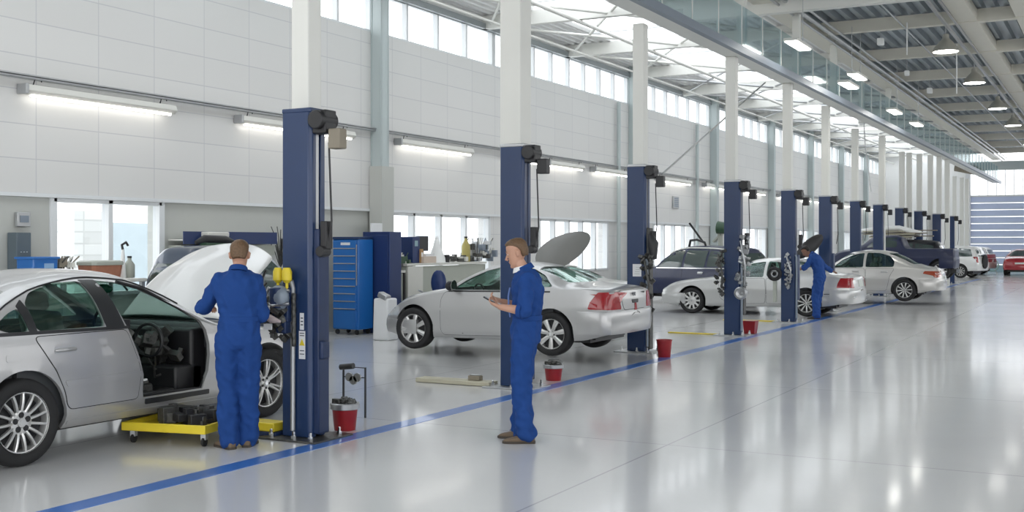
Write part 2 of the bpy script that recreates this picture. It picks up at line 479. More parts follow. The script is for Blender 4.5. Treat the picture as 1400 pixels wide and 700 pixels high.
# lift posts sit at these places (x, y); three stand a little back behind cars
POSTS = []
for k, px in enumerate((415, 705, 873, 1003, 1079, 1129, 1170, 1201, 1230, 1256, 1281, 1300)):
    POSTS.append(onX(px, 333, PX))
def setback(px, D):
    q = atD(px, 333, D); return Vector((q.x, q.y, 0))
POSTS[2] = setback(873, 18.35); POSTS[5] = setback(1129, 29.4); POSTS[6] = setback(1170, 35.2); POSTS[7] = setback(1201, 37.6); POSTS[8] = setback(1230, 43.9); POSTS[9] = setback(1256, 44.6)
MB_ = MB
for k, yy in enumerate(pilY):
    w = .145 if k == 1 else .098
    x, y0 = PX - .02, yy
    if k < 8:
        q = POSTS[k]; Dp = -q.x * ST + q.y * CT
        q = atD((419, 705, 875.5, 1000.5, 1077, 1129, 1169, 1206)[k], 333, Dp + (.30 if k == 1 else .24)); x, y0 = q.x, q.y
    else:
        px = pil_px[k][0]; D0 = 7.4 * FPX / (1532 - px); D1 = max(D0, 44.4 + (k - 8) * .55) if px < 1300 else max(D0, 60.5 + (k - 14) * 1.2)
        if D1 > D0: q = atD(px, 333, D1); x, y0 = q.x, q.y
    trim(MB().boxx((x - w, y0 - w, 0), (x + w, y0 + w, 5.345)), M['white_steel'], bevel=.012)
    if k < 8: trim(MB().boxx((x - .08 + .2, y0 - .08, 5.5), (x + .08 + .2, y0 + .08, 7.05)), M['white_steel'])
trim(MB().boxx((-6.72, -6, 5.345), (-6.33, 73, 5.52)), M['white_steel'])
trim(MB().boxx((-6.33, -6, 5.31), (-6.22, 73, 5.45)), M['rail_grey'])
# balustrade
f = MB(); g = MB()
y = 4.0
while y < 70:
    g.boxx((-6.285, y + .02, 5.45), (-6.27, y + 1.38, 6.22)); 
    f.boxx((-6.30, y - .012, 5.45), (-6.26, y + .012, 6.24)); y += 1.4
tr = trim(g, M['baluster']); f.build('balustrade_post', M['white_steel'], tr)
# rafters
raft = [24.2 + 4.72 * k for k in range(-4, 11)]
for yy in raft:
    trim(MB().boxx((WX, yy - .09, 7.0), (-6.9, yy + .09, 7.32)), M['white_steel'])
    m = M['white_steel'] if yy < 25 else M['cream_steel']
    dz = -.30 if 23 < yy < 25 else 0
    trim(MB().boxx((-8.6 if dz else -6.9, yy - .11, 7.0 + dz), (12, yy + .11, 7.30 + dz)), m)
    if dz: trim(MB().boxx((-6.72, yy - .1, 6.99), (12, yy + .1, 7.33)), m)
# longitudinal members
trim(MB().boxx((-7.0, -6, 6.92), (-6.55, ENDY, 7.02)), M['cream_steel'])
trim(MB().boxx((-3.42, -6, 7.02), (-2.98, ENDY, 7.28)), M['cream_steel'])
trim(MB().boxx((-2.15, -6, 7.02), (-1.65, ENDY, 7.28)), M['cream_steel'])
for x, z, r in ((-6.30, 6.93, .05), (-6.12, 6.96, .03), (-4.6, 6.97, .02), (-6.45, 6.86, .03)):
    trim(MB().tube([(x, -6, z), (x, ENDY, z)], r, 10), M['galv'], smooth=50)
for x, z, r in ((WX + .9, 6.9, .03), (WX + 2.6, 6.95, .05), (-9.3, 6.95, .04)):
    trim(MB().tube([(x, -6, z), (x, ENDY, z)], r, 10), M['white_steel'], smooth=50)
# bracing between rafters of the left bay
for k in range(len(raft) - 1):
    a, e = raft[k], raft[k + 1]
    b = MB()
    for (x0, x1) in ((WX + .2, -10.4), (-10.4, -7.2)):
        b.tube([(x0, a, 7.08), (x1, e, 7.08)], .035, 8); b.tube([(x1, a, 7.12), (x0, e, 7.12)], .035, 8)
    trim(b, M['galv'] if k > 5 else M['white_steel'], smooth=50)
# roof deck, trapezoid sheeting
def deck(x0, x1, y0, y1, z, name, m, p=.30, h=.07):
    prof = []; x = x0
    while x < x1 - .01:
        for u, v in ((0, 0), (.36, 0), (.5, 1), (.86, 1)):
            prof.append((x + u * p, z + v * h))
        x += p
    prof.append((x1, z))
    bm = bmesh.new()
    A = [bm.verts.new((u, y0, v)) for u, v in prof]; B = [bm.verts.new((u, y1, v)) for u, v in prof]
    C = [bm.verts.new((u, y0, v + .03)) for u, v in prof]; D = [bm.verts.new((u, y1, v + .03)) for u, v in prof]
    for i in range(len(A) - 1):
        bm.faces.new((A[i], A[i + 1], B[i + 1], B[i])); bm.faces.new((D[i], D[i + 1], C[i + 1], C[i]))
    me = bpy.data.meshes.new(name); bm.to_mesh(me); bm.free()
    o = link_mesh(name, me, m); struct(o); return o
deck(-6.9, 2.1, -6, ENDY, 7.33, 'ceiling', M['deck'], .30, .12)
deck(5.1, 12.0, -6, ENDY, 7.33, 'ceiling_right', M['deck'], .30, .09)
sky = MB()  # unseen roof glazing added to brighten the floor on the right
for k in range(40): sky.boxx((2.05, -6 + 2.1 * k, 7.34), (5.15, -5.94 + 2.1 * k, 7.40))
fr = struct(sky.build('window_41', M['frame_w'])); MB().boxx((2.1, -6, 7.41), (5.1, ENDY, 7.42)).build('pane', M['pane'], fr)
deck(-14.07, -12.4, -6, ENDY, 7.33, 'ceiling_left_outer', M['deck_white'], .25, .06)
deck(-9.6, -6.9, -6, ENDY, 7.33, 'ceiling_left', M['deck_white'], .25, .06)
# daylight strip between the two sheets, glazed over
sky = MB()
for k in range(40): sky.boxx((-12.5, -6 + 2.1 * k, 7.34), (-9.55, -5.94 + 2.1 * k, 7.40))
fr = struct(sky.build('window_40', M['frame_w'])); MB().boxx((-12.45, -6, 7.41), (-9.6, ENDY, 7.42)).build('pane', M['pane'], fr)

# ------------------------------------------------------------------ lamps
# tubular fittings clipped under the rail on the wall
rl = MB().tube([(WX + .14, -6, 4.10), (WX + .14, ENDY - 8, 4.10)], .028, 10); rl.boxx((WX + .10, -6, 4.125), (WX + .18, ENDY - 8, 4.145))
trim(rl, M['galv'], smooth=50)
fits = [(22, 228), (318, 474), (537, 637), (683, 728), (742, 790), (805, 852), (893, 938), (958, 990), (1013, 1041), (1060, 1085), (1092, 1120), (1143, 1160), (1176, 1192), (1205, 1216)]
lfit = None
for k, (a, e) in enumerate(fits):
    y0, y1 = onX(a, 300, WX).y, onX(e, 300, WX).y
    L = y1 - y0; yc = (y0 + y1) / 2
    t = thing('wall_light', (WX + .15, yc, 3.93), '%s fluorescent batten from the left under the rail on the white panelled wall' % ORD[k], 'light', 'fluorescent battens along the left wall')
    h = MB(); h.rings([[(-.10, s * L / 2, -.06), (.04, s * L / 2, -.075), (.10, s * L / 2, -.02), (.06, s * L / 2, .07), (-.10, s * L / 2, .07)] for s in (-1, 1)])
    h.build('housing', M['bench'], t, bevel=.01)
    MB().tube([(.03, -L / 2 + .1, -.08), (.03, L / 2 - .1, -.08)], .024, 12).build('tube', M['tube'], t, smooth=60)
    MB().boxx((-.1, -L / 2 - .03, -.07), (.1, -L / 2 + .02, .075)).build('end_cap', M['galv'], t, bevel=.008)
    for sy in (-1, 1):
        c = MB().tube([(0, sy * L * .42 - .07, .06), (0, sy * L * .42 - .02, .2), (0, sy * L * .42 + .05, .2), (0, sy * L * .42 + .08, .13)], .009, 6); c.build('hanger', M['black'], t, smooth=60)

# bell pendants in the tall hall
tr = MB(); tr.boxx((-3.60, -6, 6.80), (-3.54, ENDY - 2, 6.86)); tr.boxx((-3.40, -6, 6.86), (-3.36, ENDY - 2, 6.90)); trim(tr, M['galv'])
LY = []
for px, py in ((1293, 60), (1332, 112), (1364, 152), (1385, 175)):
    LY.append(onX(px, py, -3.62).y)
LY += [LY[-1] + 9.3, LY[-1] + 18.6]
for k, yy in enumerate(LY):
    t = thing('pendant_lamp', (-3.62, yy, 6.26), '%s bell shaped pendant lamp from the viewer under the lamp track' % ORD[k], 'lamp', 'bell pendants under the tall roof')
    pr = [(.30, 0), (.295, .02), (.26, .10), (.17, .21), (.10, .28), (.075, .32), (.07, .40), (.03, .42)]
    pin = [(r * .95, h - .004) for r, h in pr[:5]]
    rg = pr[::-1] + pin
    b = MB(); b.lathe([(r, h) for r, h in rg], n=28); b.build('shade', M['shade'], t, smooth=40)
    MB().lathe([(.285, -.005), (.275, .02), (.05, .021)], n=28).build('diffuser', M['lampglow'], t, smooth=40)
    MB().tube([(0, 0, .40), (0, 0, .6)], .012, 8).build('rod', M['galv'], t, smooth=60)
# rectangular hall fittings by the balustrade
for k, (px, py) in enumerate(((1091, 62), (1172, 105), (1160, 117), (1223, 153), (1253, 170))):
    q = onX(px, py, -5.75)
    t = thing('ceiling_light', q, '%s glowing rectangular fitting from the left hanging along the glass balustrade' % ORD[k], 'light', 'rectangular fittings beside the balustrade')
    MB().boxx((-.14, -.62, 0), (.14, .62, .06)).build('housing', M['white_steel'], t, bevel=.01)
    MB().boxx((-.12, -.58, -.02), (.12, .58, .0)).build('diffuser', M['lampglow'], t, bevel=.008)
    MB().tube([(0, .4, .06), (0, .4, 7.02 - q.z)], .008, 6).build('hanger', M['galv'], t)
# small devices hanging from the rafters
for k, (px, py, w) in enumerate(((1204, 57, .16), (1240, 100, .13), (1271, 124, .16))):
    D = 28.5 + k * 4
    q = atD(px, py, D)
    t = thing('roof_sensor', q, '%s small white box hanging below the cream rafters from the left' % ORD[k], 'sensor', 'white boxes under the rafters')
    MB().box((0, 0, 0), (w, w, w * 1.1)).build('box', M['clear_light'], t, bevel=.02)
    MB().tube([(0, 0, w * .5), (0, 0, 7.02 - q.z)], .01, 6).build('rod', M['galv'], t)
for k, (px, y0, y1) in enumerate(((1240, 25, 75), (1308, 68, 128))):
    q0 = atD(px, y0, 27 + 3 * k); 
    o = MB().tube([(q0.x, q0.y, 7.02), (q0.x, q0.y, atD(px, y1, 27 + 3 * k).z)], .015, 8).build('hanging_conduit', M['clear_light'], smooth=60)
    tag(o, ['thin white conduit hanging beside the first white roof box', 'thin white conduit hanging between two bell lamps'][k], 'pipe')

# tension cable with reel by the third pillar
p0 = onX(905, 238, PX + .0); p1 = atD(1046, 113, 28)
o = MB().tube([p0, p1], .018, 8).build('stay_cable', M['galv'], smooth=60); tag(o, 'thin diagonal steel cable rising from the third lift post to the roof', 'cable')
p0 = onX(1188, 255, PX - 1); p1 = atD(1172, 170, 33)
o = MB().tube([atD(1191, 262, 34), atD(1183, 200, 34.5), atD(1180, 150, 35)], .014, 8).build('hanging_cable', M['galv'], smooth=60); tag(o, 'thin grey cable drooping between the seventh and eighth pillars', 'cable')
# stub gutter at the far end of the girder
q = atD(1337, 232, 62)
o = MB().tube([q + Vector((-1.2, 0, .12)), q + Vector((-.2, 0, 0)), q + Vector((.35, 0, -.18))], [.16, .28, .12], 12).build('air_duct_end', M['brownish'], smooth=60); tag(o, 'dark tapered duct end sticking out at the far end of the girder', 'duct')

# outside, seen through the first window
b = MB().boxx((-23.5, 16.75, 0), (-19.5, 17.75, 2.45)); o = b.build('neighbouring_building', M['far_build']); tag(o, 'pale masonry building outside the first window, left of the mullion', 'building')
b = MB().boxx((-26, 19.9, 0), (-22, 21.7, 2.27)); o = b.build('outside_shed', M['far_build2']); tag(o, 'pale blue grey shed outside the first window, right of the mullion', 'building')
b = MB().boxx((-60, -6, -.25), (-16, 90, -.02)); o = b.build('outside_ground', M['far_build']); struct(o)

# ------------------------------------------------------------------ wall fixtures
def wallpx(x0, y0, x1, y1, d=.12, X=WX):
    a = onX(x0, y0, X); e = onX(x1, y1, X)
    zt = (onX((x0 + x1) / 2, y0, X).z); zb = onX((x0 + x1) / 2, y1, X).z
    return a.y, e.y, zb, zt
y0, y1, z0, z1 = wallpx(9, 318, 29, 376); z0 = 0
t = thing('electrical_cabinet', (WX + .01, (y0 + y1) / 2, z0), 'tall slate grey electrical cabinet on the grey wall left of the first window', 'cabinet')
h = z1 - z0; w = y1 - y0
MB().boxx((0, -w / 2, 0), (.18, w / 2, h * .72)).build('lower_box', M['rail_grey'], t, bevel=.01)
MB().boxx((0, -w / 2, h * .725), (.2, w / 2, h)).build('door', mat('cabinet_door', (.10, .13, .15), .5), t, bevel=.01)
text('- - -', .08, M['paper'], t, (.202, 0, h * .86), (PI / 2, 0, PI / 2))
y0, y1, z0, z1 = wallpx(22, 290, 34, 310)
t = thing('wall_switch', (WX + .01, (y0 + y1) / 2, z0), 'small grey switch box on the wall above the slate cabinet', 'switch box')
MB().boxx((0, -.11, 0), (.07, .11, z1 - z0)).build('box', M['galv'], t, bevel=.01); MB().boxx((.07, -.07, .06), (.08, .07, z1 - z0 - .05)).build('cover', M['rail_grey'], t)
# blue signboard strip behind the open bonnet
y0, y1, z0, z1 = wallpx(229, 315, 358, 328)
t = thing('wall_shelf', (WX + .02, y0, 1.66), 'long navy fronted shelf on the grey wall behind the raised silver bonnet', 'shelf')
L = y1 - y0
MB().boxx((0, 0, .14), (.32, L, .16)).build('board', M['bench'], t); MB().boxx((.32, 0, 0 + .08), (.335, L, .29)).build('navy_front', M['tool_navy'], t)
MB().boxx((0, 0, -.12), (.28, L, .06)).build('lower_front', M['bench_grey'], t)
t = thing('equipment_case', (WX + .42, onX(268, 320, WX).y, 1.75), 'cream and dark green case on the navy fronted shelf', 'case')
MB().box((0, 0, .0), (.2, .55, .22)).build('body', M['green'], t, bevel=.02); MB().box((0, 0, .15), (.2, .5, .09)).build('lid', M['bench'], t, bevel=.02)

# notice on the grey column
q0 = onX(506, 334, WX + .37); q1 = onX(522, 397, WX + .37)
t = thing('wall_notice', (WX + .365, (q0.y + q1.y) / 2, q1.z), 'tall white notice board on the grey column beside the blue tool cabinet', 'notice')
MB().boxx((0, -.2, 0), (.025, .2, 1.38)).build('board', M['paper'], t, bevel=.004)
for k in range(5):
    MB().boxx((.0255, -.13 + .02 * (k % 2), .38 + k * .05), (.0265, .12 - .03 * (k % 3), .395 + k * .05)).build('printed_line', M['galv'], t)
MB().boxx((0, -.2, -.02), (.03, .2, 0)).build('lower_edge', M['rail_grey'], t)
# grey loudspeaker / vent on far wall
y0, y1, z0, z1 = wallpx(916, 270, 926, 285)
t = thing('wall_vent', (WX + .05, (y0 + y1) / 2, z0), 'small dark grey louvre on the white wall right of the third lift post', 'vent')
MB().boxx((0, -.28, 0), (.05, .28, .42)).build('frame', M['galv'], t, bevel=.01)
f = MB()
for k in range(5): f.boxx((.05, -.2, .06 + k * .065), (.06, .2, .1 + k * .065))
f.build('slats', M['rail_grey'], t)
# ================================================================== LIFT POSTS
def PL(k):
    return ['nearest navy lift post, beside the silver car whose door is off', 'second navy lift post from the left, behind the standing man', 'navy lift post with a white sheet of paper, behind the silver saloon boot',
            'navy lift post at the front wheel of the light silver saloon', 'navy lift post just left of the stooping man', 'navy lift post directly behind the stooping man'][k] if k < 6 else \
        '%s navy lift post from the left in the receding row' % ORD[k]
def lift_post(k, q):
    D_ = -q.x * ST + q.y * CT; H = 2.95 if k not in (2, 5, 6, 7, 8, 9) else 1.75 + 1.2 * D_ / (7.4 * FPX / (1532 - (873, 0, 0, 1129, 1170, 1201, 1230, 1256)[k - 2]))
    t = thing('lift_post', (q.x, q.y, 0), PL(k), 'car lift', 'lift posts along the blue line')
    wy = .17
    # column: a deep C channel, its back to the viewer's aisle
    c = MB()
    prof = [(-.16, -.10), (.13, -.10), (.16, -.07), (.16, -.02), (.135, -.02), (.135, -.075), (-.135, -.075), (-.135, .10), (.12, .10), (.12, .06), (.145, .06), (.145, .125), (-.16, .125)]
    c.prism(prof, .02, H, 'XY')
    c.build('column', M['post_blue'], t, bevel=.008)
    cap = MB().boxx((-.165, -.105, H - .03), (.165, .13, H + .012)); cap.build('top_cap', M['post_blue'] if k == 0 else M['galv'], t, bevel=.01)
    # guide rail strip inside the open side
    MB().boxx((.13, -.02, .1), (.15, .03, H - .05)).build('slide_rail', M['galv'] if k == 0 else (M['grime'] if k in (2, 3, 4) else M['post_dark']), t, bevel=.004)
    # carriage
    ch = {0: (.05, 1.88), 1: (.1, 1.1), 2: (.05, 2.0), 3: (.4, 1.7)}.get(k, (.5, 1.5))
    b = MB(); b.boxx((.10, -.055, ch[0]), (.215, .10, ch[1])); b.build('carriage', M['post_dark'] if k < 2 else M['grime'] if k in (2, 3) else M['post_blue'], t, bevel=.012)
    # pulley / motor head
    mb = MB(); mb.boxx((.13, -.07, H - .22), (.30, .09, H - .01)); mb.tube([(.22, -.12, H - .1), (.22, .12, H - .1)], .085, 16)
    mb.build('pulley_head', M['black'], t, bevel=.01)
    MB().boxx((.31, -.05, H - .36), (.44, .06, H - .18)).build('junction_box', M['brownish'] if k == 0 else M['black'], t, bevel=.012)
    MB().tube([(.30, -.02, H - .30), (.315, 0, H - 1.0), (.27, 0, H - 1.25)], .009, 8).build('cable', M['black'], t, smooth=60)
    if k < 5:
        lt = MB(); lt.boxx((.22, -.045, 1.70), (.29, .05, 1.95)); lt.tube([(.25, -.09, 1.68), (.25, .02, 1.68)], .05, 14); lt.build('limit_switch', M['black'], t, bevel=.008)
        b = MB()
        pts = [(.19, -.11, .1), (.19, -.11, 1.45), (.17, -.11, 1.5)]
        b.tube([(-.02, -.125, .08), (-.02, -.125, 1.35), (-.02, -.15, 1.42)] if k == 0 else pts, .022, 10); b.build('hydraulic_pipe', M['galv'] if k == 0 else M['rail_grey'], t, smooth=60)
    # base plate with bolts
    pl = MB().boxx((-.33, -.26, 0), (.33, .30, .018)); pl.build('base_plate', M['galv'] if k else M['grime'], t, bevel=.004)
    for (bx, by) in ((-.22, -.18), (.22, -.18), (.05, -.2), (-.24, .22), (.25, .2)):
        b = MB(); b.lathe([(.024, .018), (.024, .05), (.014, .052), (.014, .085), (.004, .088)], (bx, by, 0), n=6); b.build('anchor_bolt', M['chrome'], t)
    return t
posts = [lift_post(k, q) for k, q in enumerate(POSTS)]

def part(p, name, mb, m, **k): return mb.build(name, m, p, **k)
random.seed(3)
# nearest post: raised arm stack with yellow pads, chain and stickers
t = posts[0]
b = MB(); b.boxx((-.20, -.20, 1.05), (-.02, -.10, 1.36)); b.boxx((-.14, -.22, .95), (-.03, -.10, 1.1))
b.tube([(-.10, -.23, 1.36), (-.10, -.23, 1.18)], .075, 16)
part(t, 'arm_bracket', b, M['post_dark'], bevel=.01)
b = MB(); b.sphere((-.085, -.235, 1.27), .10, 16, (1, .7, 1.15)); part(t, 'arm_hub', b, M['rail_grey'], smooth=60)
for i, x in enumerate((-.135, -.035)):
    b = MB(); b.tube([(x, -.19, 1.40), (x, -.19, 1.425), (x, -.19, 1.50), (x, -.19, 1.535)], [.02, .045, .045, .03], 14); b.tube([(x, -.19, 1.33), (x, -.19, 1.41)], .014, 8)
    part(t, 'yellow_pad', b, M['yellow'], smooth=40)
b = MB()
b.tube([(-.30, -.20, 1.32), (-.36, -.23, 1.12), (-.38, -.22, .99)], .018, 8); b.tube([(-.22, -.21, 1.36), (-.32, -.24, 1.13), (-.33, -.22, 1.0)], .014, 8)
b.tube([(-.24, -.2, 1.35), (-.12, -.24, 1.33), (.02, -.22, 1.33)], .014, 8)
b.tube([(-.22, -.24, 1.22), (-.1, -.3, 1.20), (.03, -.24, 1.22)], .015, 8)
part(t, 'linkage_rods', b, M['steel'], smooth=60)
b = MB()
for i in range(44):
    p = Vector((random.uniform(-.36, -.04), random.uniform(-.28, -.14), random.uniform(.90, 1.30)))
    b.box(p, (random.uniform(.03, .09), random.uniform(.03, .07), random.uniform(.03, .09)), Matrix.Rotation(random.uniform(0, 3), 4, Vector((random.random(), 1, .3)).normalized()))
b.tube([(-.38, -.2, .93), (-.37, -.2, 1.28), (-.26, -.2, 1.4)], .013, 8)
g = part(t, 'lift_mechanism', b, M['grime'], bevel=.006)
MB().boxx((-.22, -.285, .985), (-.13, -.275, 1.04)).build('white_plate', M['paper'], t); MB().boxx((-.18, -.3, 1.15), (-.14, -.29, 1.2)).build('white_plate', M['paper'], t)
b = MB(); b.tube([(-.16, -.30, 1.10), (-.10, -.32, 1.08), (-.03, -.28, 1.06)], [.03, .035, .012], 12); part(t, 'pale_hose_end', b, mat('pale_pink_hose', (.5, .42, .42), .6), smooth=60)
b = MB()
for i in range(9): b.tube([(.0, -.135 - .01 * (i % 2), 1.30 - i * .05), (.01, -.15, 1.27 - i * .05), (.0, -.135, 1.24 - i * .05)], .02, 8)
part(t, 'chain', b, M['grime'], smooth=60)
MB().boxx((.04, -.103, .98), (.085, -.1005, 1.13)).build('label_white', M['paper'], t)
MB().boxx((.03, -.103, .72), (.10, -.1005, .97)).build('warning_label', M['paper'], t)
s_ = MB().prism([(.035, .84), (.095, .84), (.065, .90)], -.1045, -.103); s_.build('warning_triangle', M['yellow'], t)
for zz in (.76, .79, .925, .945): MB().boxx((.04, -.104, zz), (.09, -.1032, zz + .008)).build('label_line', M['letter'], t)
for zz in (1.02, 1.05, 1.08): MB().boxx((.05, -.104, zz), (.077, -.1032, zz + .01)).build('label_line', M['letter'], t)
part(t, 'cable_clip', MB().boxx((.215, -.06, .72), (.26, .05, .88)), M['post_dark'], bevel=.015)
# grimy arms on posts three to five
def arm_junk(t, x, z, sc, seed, mm):
    r = random.Random(seed); b = MB()
    for i in range(34):
        p = Vector((x + r.uniform(-.08, .08) * sc, r.uniform(-.20, -.08), z + r.uniform(-.42, .42) * sc))
        b.box(p, [r.uniform(.025, .085) * sc for _ in range(3)], Matrix.Rotation(r.uniform(0, 3), 4, Vector((r.random(), 1, .4)).normalized()))
    b.tube([(x + .05, -.2, z - .3 * sc), (x + .07, -.24, z), (x - .03, -.18, z + .35 * sc)], .02, 8)
    b.build('lift_mechanism', mm, t, bevel=.008)
arm_junk(posts[2], .20, 1.1, 1.1, 4, M['grime']); 
b = MB(); b.tube([(.24, -.1, 1.9), (.30, -.13, 1.75), (.30, -.1, 1.5)], [.04, .09, .05], 12); part(posts[2], 'arm_pad', b, M['black'], smooth=50)
MB().boxx((-.06, -.103, 1.22), (.09, -.1005, 1.42)).build('paper_sheet', M['paper'], posts[2])
for i in range(4): MB().boxx((-.03 + .01 * i, -.104, 1.26 + .035 * i), (.06, -.1033, 1.266 + .035 * i)).build('printed_line', M['galv'], posts[2])
arm_junk(posts[3], .22, 1.35, 1.3, 5, M['steel']); arm_junk(posts[3], -.22, 1.2, 1.0, 8, M['grime'])
def disc(t, x, z, r, mm, mi):
    b = MB(); b.lathe([(r, -.22), (r, -.30), (r * .8, -.315), (r * .75, -.29), (r * .3, -.28), (r * .25, -.31), (.01, -.31)], (x, 0, z), 'Y', 22); w = b.build('brake_disc', mm, t, smooth=40)
disc(posts[3], .22, .82, .12, M['steel'], None)
arm_junk(posts[4], .02, 1.15, .9, 9, M['steel']); disc(posts[4], -.26, 1.08, .16, M['hub'], None); disc(posts[4], -.26, 1.08, .085, M['steel'], None)
b = MB(); b.boxx((-.30, -.26, .45), (-.22, -.18, 1.0)); b.build('stand_tube', M['bench_grey'], posts[4], bevel=.01)

# ------------------------------------------------------------------ floor arms, mats
def tagged(o, label, cat, group=None): return tag(o, label, cat, group)
a = MB(); a.boxx((-1.25, -.11, .004), (-.18, .11, .055)); 
o = a.build('ramp_plate', M['tan'], None, loc=(POSTS[1].x - .1, POSTS[1].y - .05, 0), bevel=.006); tag(o, 'tan ramp plate on the floor left of the second lift post', 'ramp')
t = thing('drill_box', (POSTS[1].x - .55, POSTS[1].y - .03, .056), 'small dark box lying on the tan ramp plate', 'box'); b = MB(); b.box((0, 0, .03), (.16, .1, .06)); b.build('case', M['brownish'], t, bevel=.008); MB().box((0, 0, .066), (.13, .07, .01)).build('lid', M['galv'], t, bevel=.004)
for k, (n, ln, lab) in enumerate(((3, 1.3, 'yellow strip on the floor left of the fourth lift post'), (4, 1.5, 'thin yellow strip on the floor left of the fifth lift post'))):
    q = POSTS[n]; o = MB().boxx((-ln, -.07, .003), (-.34, .07, .02)).build('floor_strip', M['yellow'], None, loc=(q.x, q.y, 0)); tag(o, lab, 'strip', 'yellow floor strips')
# yellow arm on the floor, left of the first post
t = thing('swing_arm', (POSTS[0].x - .2, POSTS[0].y - .05, 0), 'yellow swing arm on a dark foot beside the nearest lift post', 'lift arm')
MB().boxx((-.55, -.10, .05), (-.02, .08, .13)).build('arm', M['yellow'], t, bevel=.01); MB().boxx((-.5, -.1, 0), (.0, .08, .048)).build('foot', M['post_dark'], t, bevel=.006)

# ------------------------------------------------------------------ buckets
def bucket(name, q, r, h, label, grimy=False, handle=True):
    t = thing(name, (q.x, q.y, 0), label, 'bucket', 'red containers at the foot of the lift posts')
    pr = [(r * .78, 0), (r * .80, .006), (r * .99, h * .95), (r * 1.05, h * .955), (r * 1.05, h), (r * .96, h), (r * .93, h * .9), (r * .75, .02), (.005, .02)]
    MB().lathe(pr, n=28).build('pail', M['red_plastic'], t, smooth=40)
    if grimy:
        rr = random.Random(5); b = MB()
        for i in range(30):
            a = rr.uniform(0, 6.3); d = rr.uniform(0, r * .85)
            b.box((d * math.cos(a), d * math.sin(a), h * .97 + rr.uniform(-.01, .04)), (rr.uniform(.03, .08), rr.uniform(.02, .06), rr.uniform(.02, .05)), Matrix.Rotation(rr.uniform(0, 3), 4, Vector((rr.random(), .5, 1)).normalized()))
        b.build('greasy_parts', M['grime'], t, bevel=.006)
        MB().lathe([(r * 1.02, h * .78), (r * 1.09, h * .8), (r * 1.12, h * 1.0), (r * 1.05, h * 1.03), (r * .98, h * 1.0)], n=28).build('grey_collar', M['galv'], t, smooth=40)
    if handle:
        pts = [(r * 1.05 * math.cos(a), .03, h * .93 + r * .75 * math.sin(a)) for a in [PI * i / 12 for i in range(13)]]
        MB().tube(pts, .005, 6).build('handle', M['steel'], t, smooth=60)
    return t
q = G(461, 590); bucket('oil_bucket', Vector((q.x, q.y + .12, 0)), .125, .25, 'red bucket heaped with greasy grey parts beside the nearest lift post', True, False)
# wire rack behind it
q = G(462, 575)
t = thing('parts_rack', (q.x + .0, q.y + .28, 0), 'thin black frame with clamps standing behind the heaped red bucket', 'rack')
b = MB(); b.tube([(-.14, 0, 0), (-.14, 0, .50), (.13, 0, .50), (.13, 0, 0)], .012, 8); b.tube([(-.14, 0, .4), (.13, 0, .4)], .006, 6); b.build('frame', M['black'], t, smooth=60)
b = MB(); b.tube([(-.14, -.05, .50), (.02, -.05, .52)], .03, 10); b.build('grip', M['black'], t, smooth=60)
b = MB(); 
for i in range(3): b.lathe([(.034, -.01), (.045, -.01), (.045, .01), (.034, .01)], (-.06 + i * .05, -.01, .40 - .03 * (i % 2)), 'Y', 14)
b.build('clamps', M['steel'], t, smooth=50)
q = G(752, 521); t = bucket('red_pail', Vector((q.x, q.y + .1, 0)), .12, .2, 'low red pail with a tangled handle behind the standing man', True, True)
q = G(905, 489); bucket('red_pail', Vector((q.x, q.y + .1, 0)), .12, .27, 'plain red bucket beside the lift post with the paper sheet', False, False)
q = G(1021, 456)
t = thing('red_bin', (q.x + .06, q.y + .05, 0), 'square red bin beside the fourth lift post', 'bin', 'red containers at the foot of the lift posts')
b = MB(); w0, w1, h = .10, .125, .24
def sq(w, z): return [(-w, -w, z), (w, -w, z), (w, w, z), (-w, w, z)]
b.rings([sq(w0, 0), sq(w1, h), sq(w1 - .012, h), sq(w0 - .01, .015)]); b.build('tub', M['red_plastic'], t, bevel=.008)
MB().boxx((-w1 - .01, -w1 - .01, h), (w1 + .01, w1 + .01, h + .01)).build('rim', M['red_plastic'], t)

# ------------------------------------------------------------------ tool cabinet
q = G(467, 457)
t = thing('tool_cabinet', (q.x + .12, q.y + .2, 0), 'tall bright blue drawer cabinet on castors behind the nearest lift post', 'tool cabinet')
W, D_, Z0, Z1 = .30, .25, .10, 1.83
MB().boxx((-W, -D_ + .02, Z0), (W, D_, Z1)).build('body', M['tool_blue'], t, bevel=.012)
zz = Z1 - .02
hs = [.17] + [.145] * 8 
for i, h in enumerate(hs):
    d = MB().boxx((-W + .015, -D_ - .004, zz - h + .012), (W - .045, -D_ + .02, zz)).build('drawer', M['tool_blue'], t, bevel=.006)
    MB().boxx((-W + .02, -D_ - .02, zz - h + .010), (W - .05, -D_ - .003, zz - h + .026)).build('handle_strip', M['chrome'], d)
    if i == 0: MB().boxx((-.10, -D_ - .007, zz - .09), (.12, -D_ - .004, zz - .04)).build('name_plate', M['paper'], d)
    zz -= h
MB().boxx((-W + .015, -D_ - .004, Z0 + .02), (W - .045, -D_ + .02, zz - .01)).build('lower_door', M['tool_blue'], t, bevel=.006)
MB().boxx((W - .035, -D_ - .012, .95), (W - .02, -D_ + .0, Z1 - .1)).build('lock_bar', M['chrome'], t)
MB().boxx((-W, -D_, Z1), (W, D_, Z1 + .05)).build('top_tray', M['post_blue'], t, bevel=.008)
for sx in (-1, 1):
    for sy in (-1, 1):
        MB().lathe([(.045, -.018), (.05, -.01), (.05, .01), (.045, .018)], (sx * .23, sy * .18, .05), 'Y', 16).build('castor', M['black'], t, smooth=40)
t = thing('tall_locker', (q.x + .56, q.y + .42, 0), 'tall dark navy locker behind the blue drawer cabinet', 'locker')
t.location = (q.x + .16, q.y + .70, 0)
MB().boxx((-.02, -.2, 0), (.62, .2, 1.98)).build('body', M['tool_navy'], t, bevel=.01)
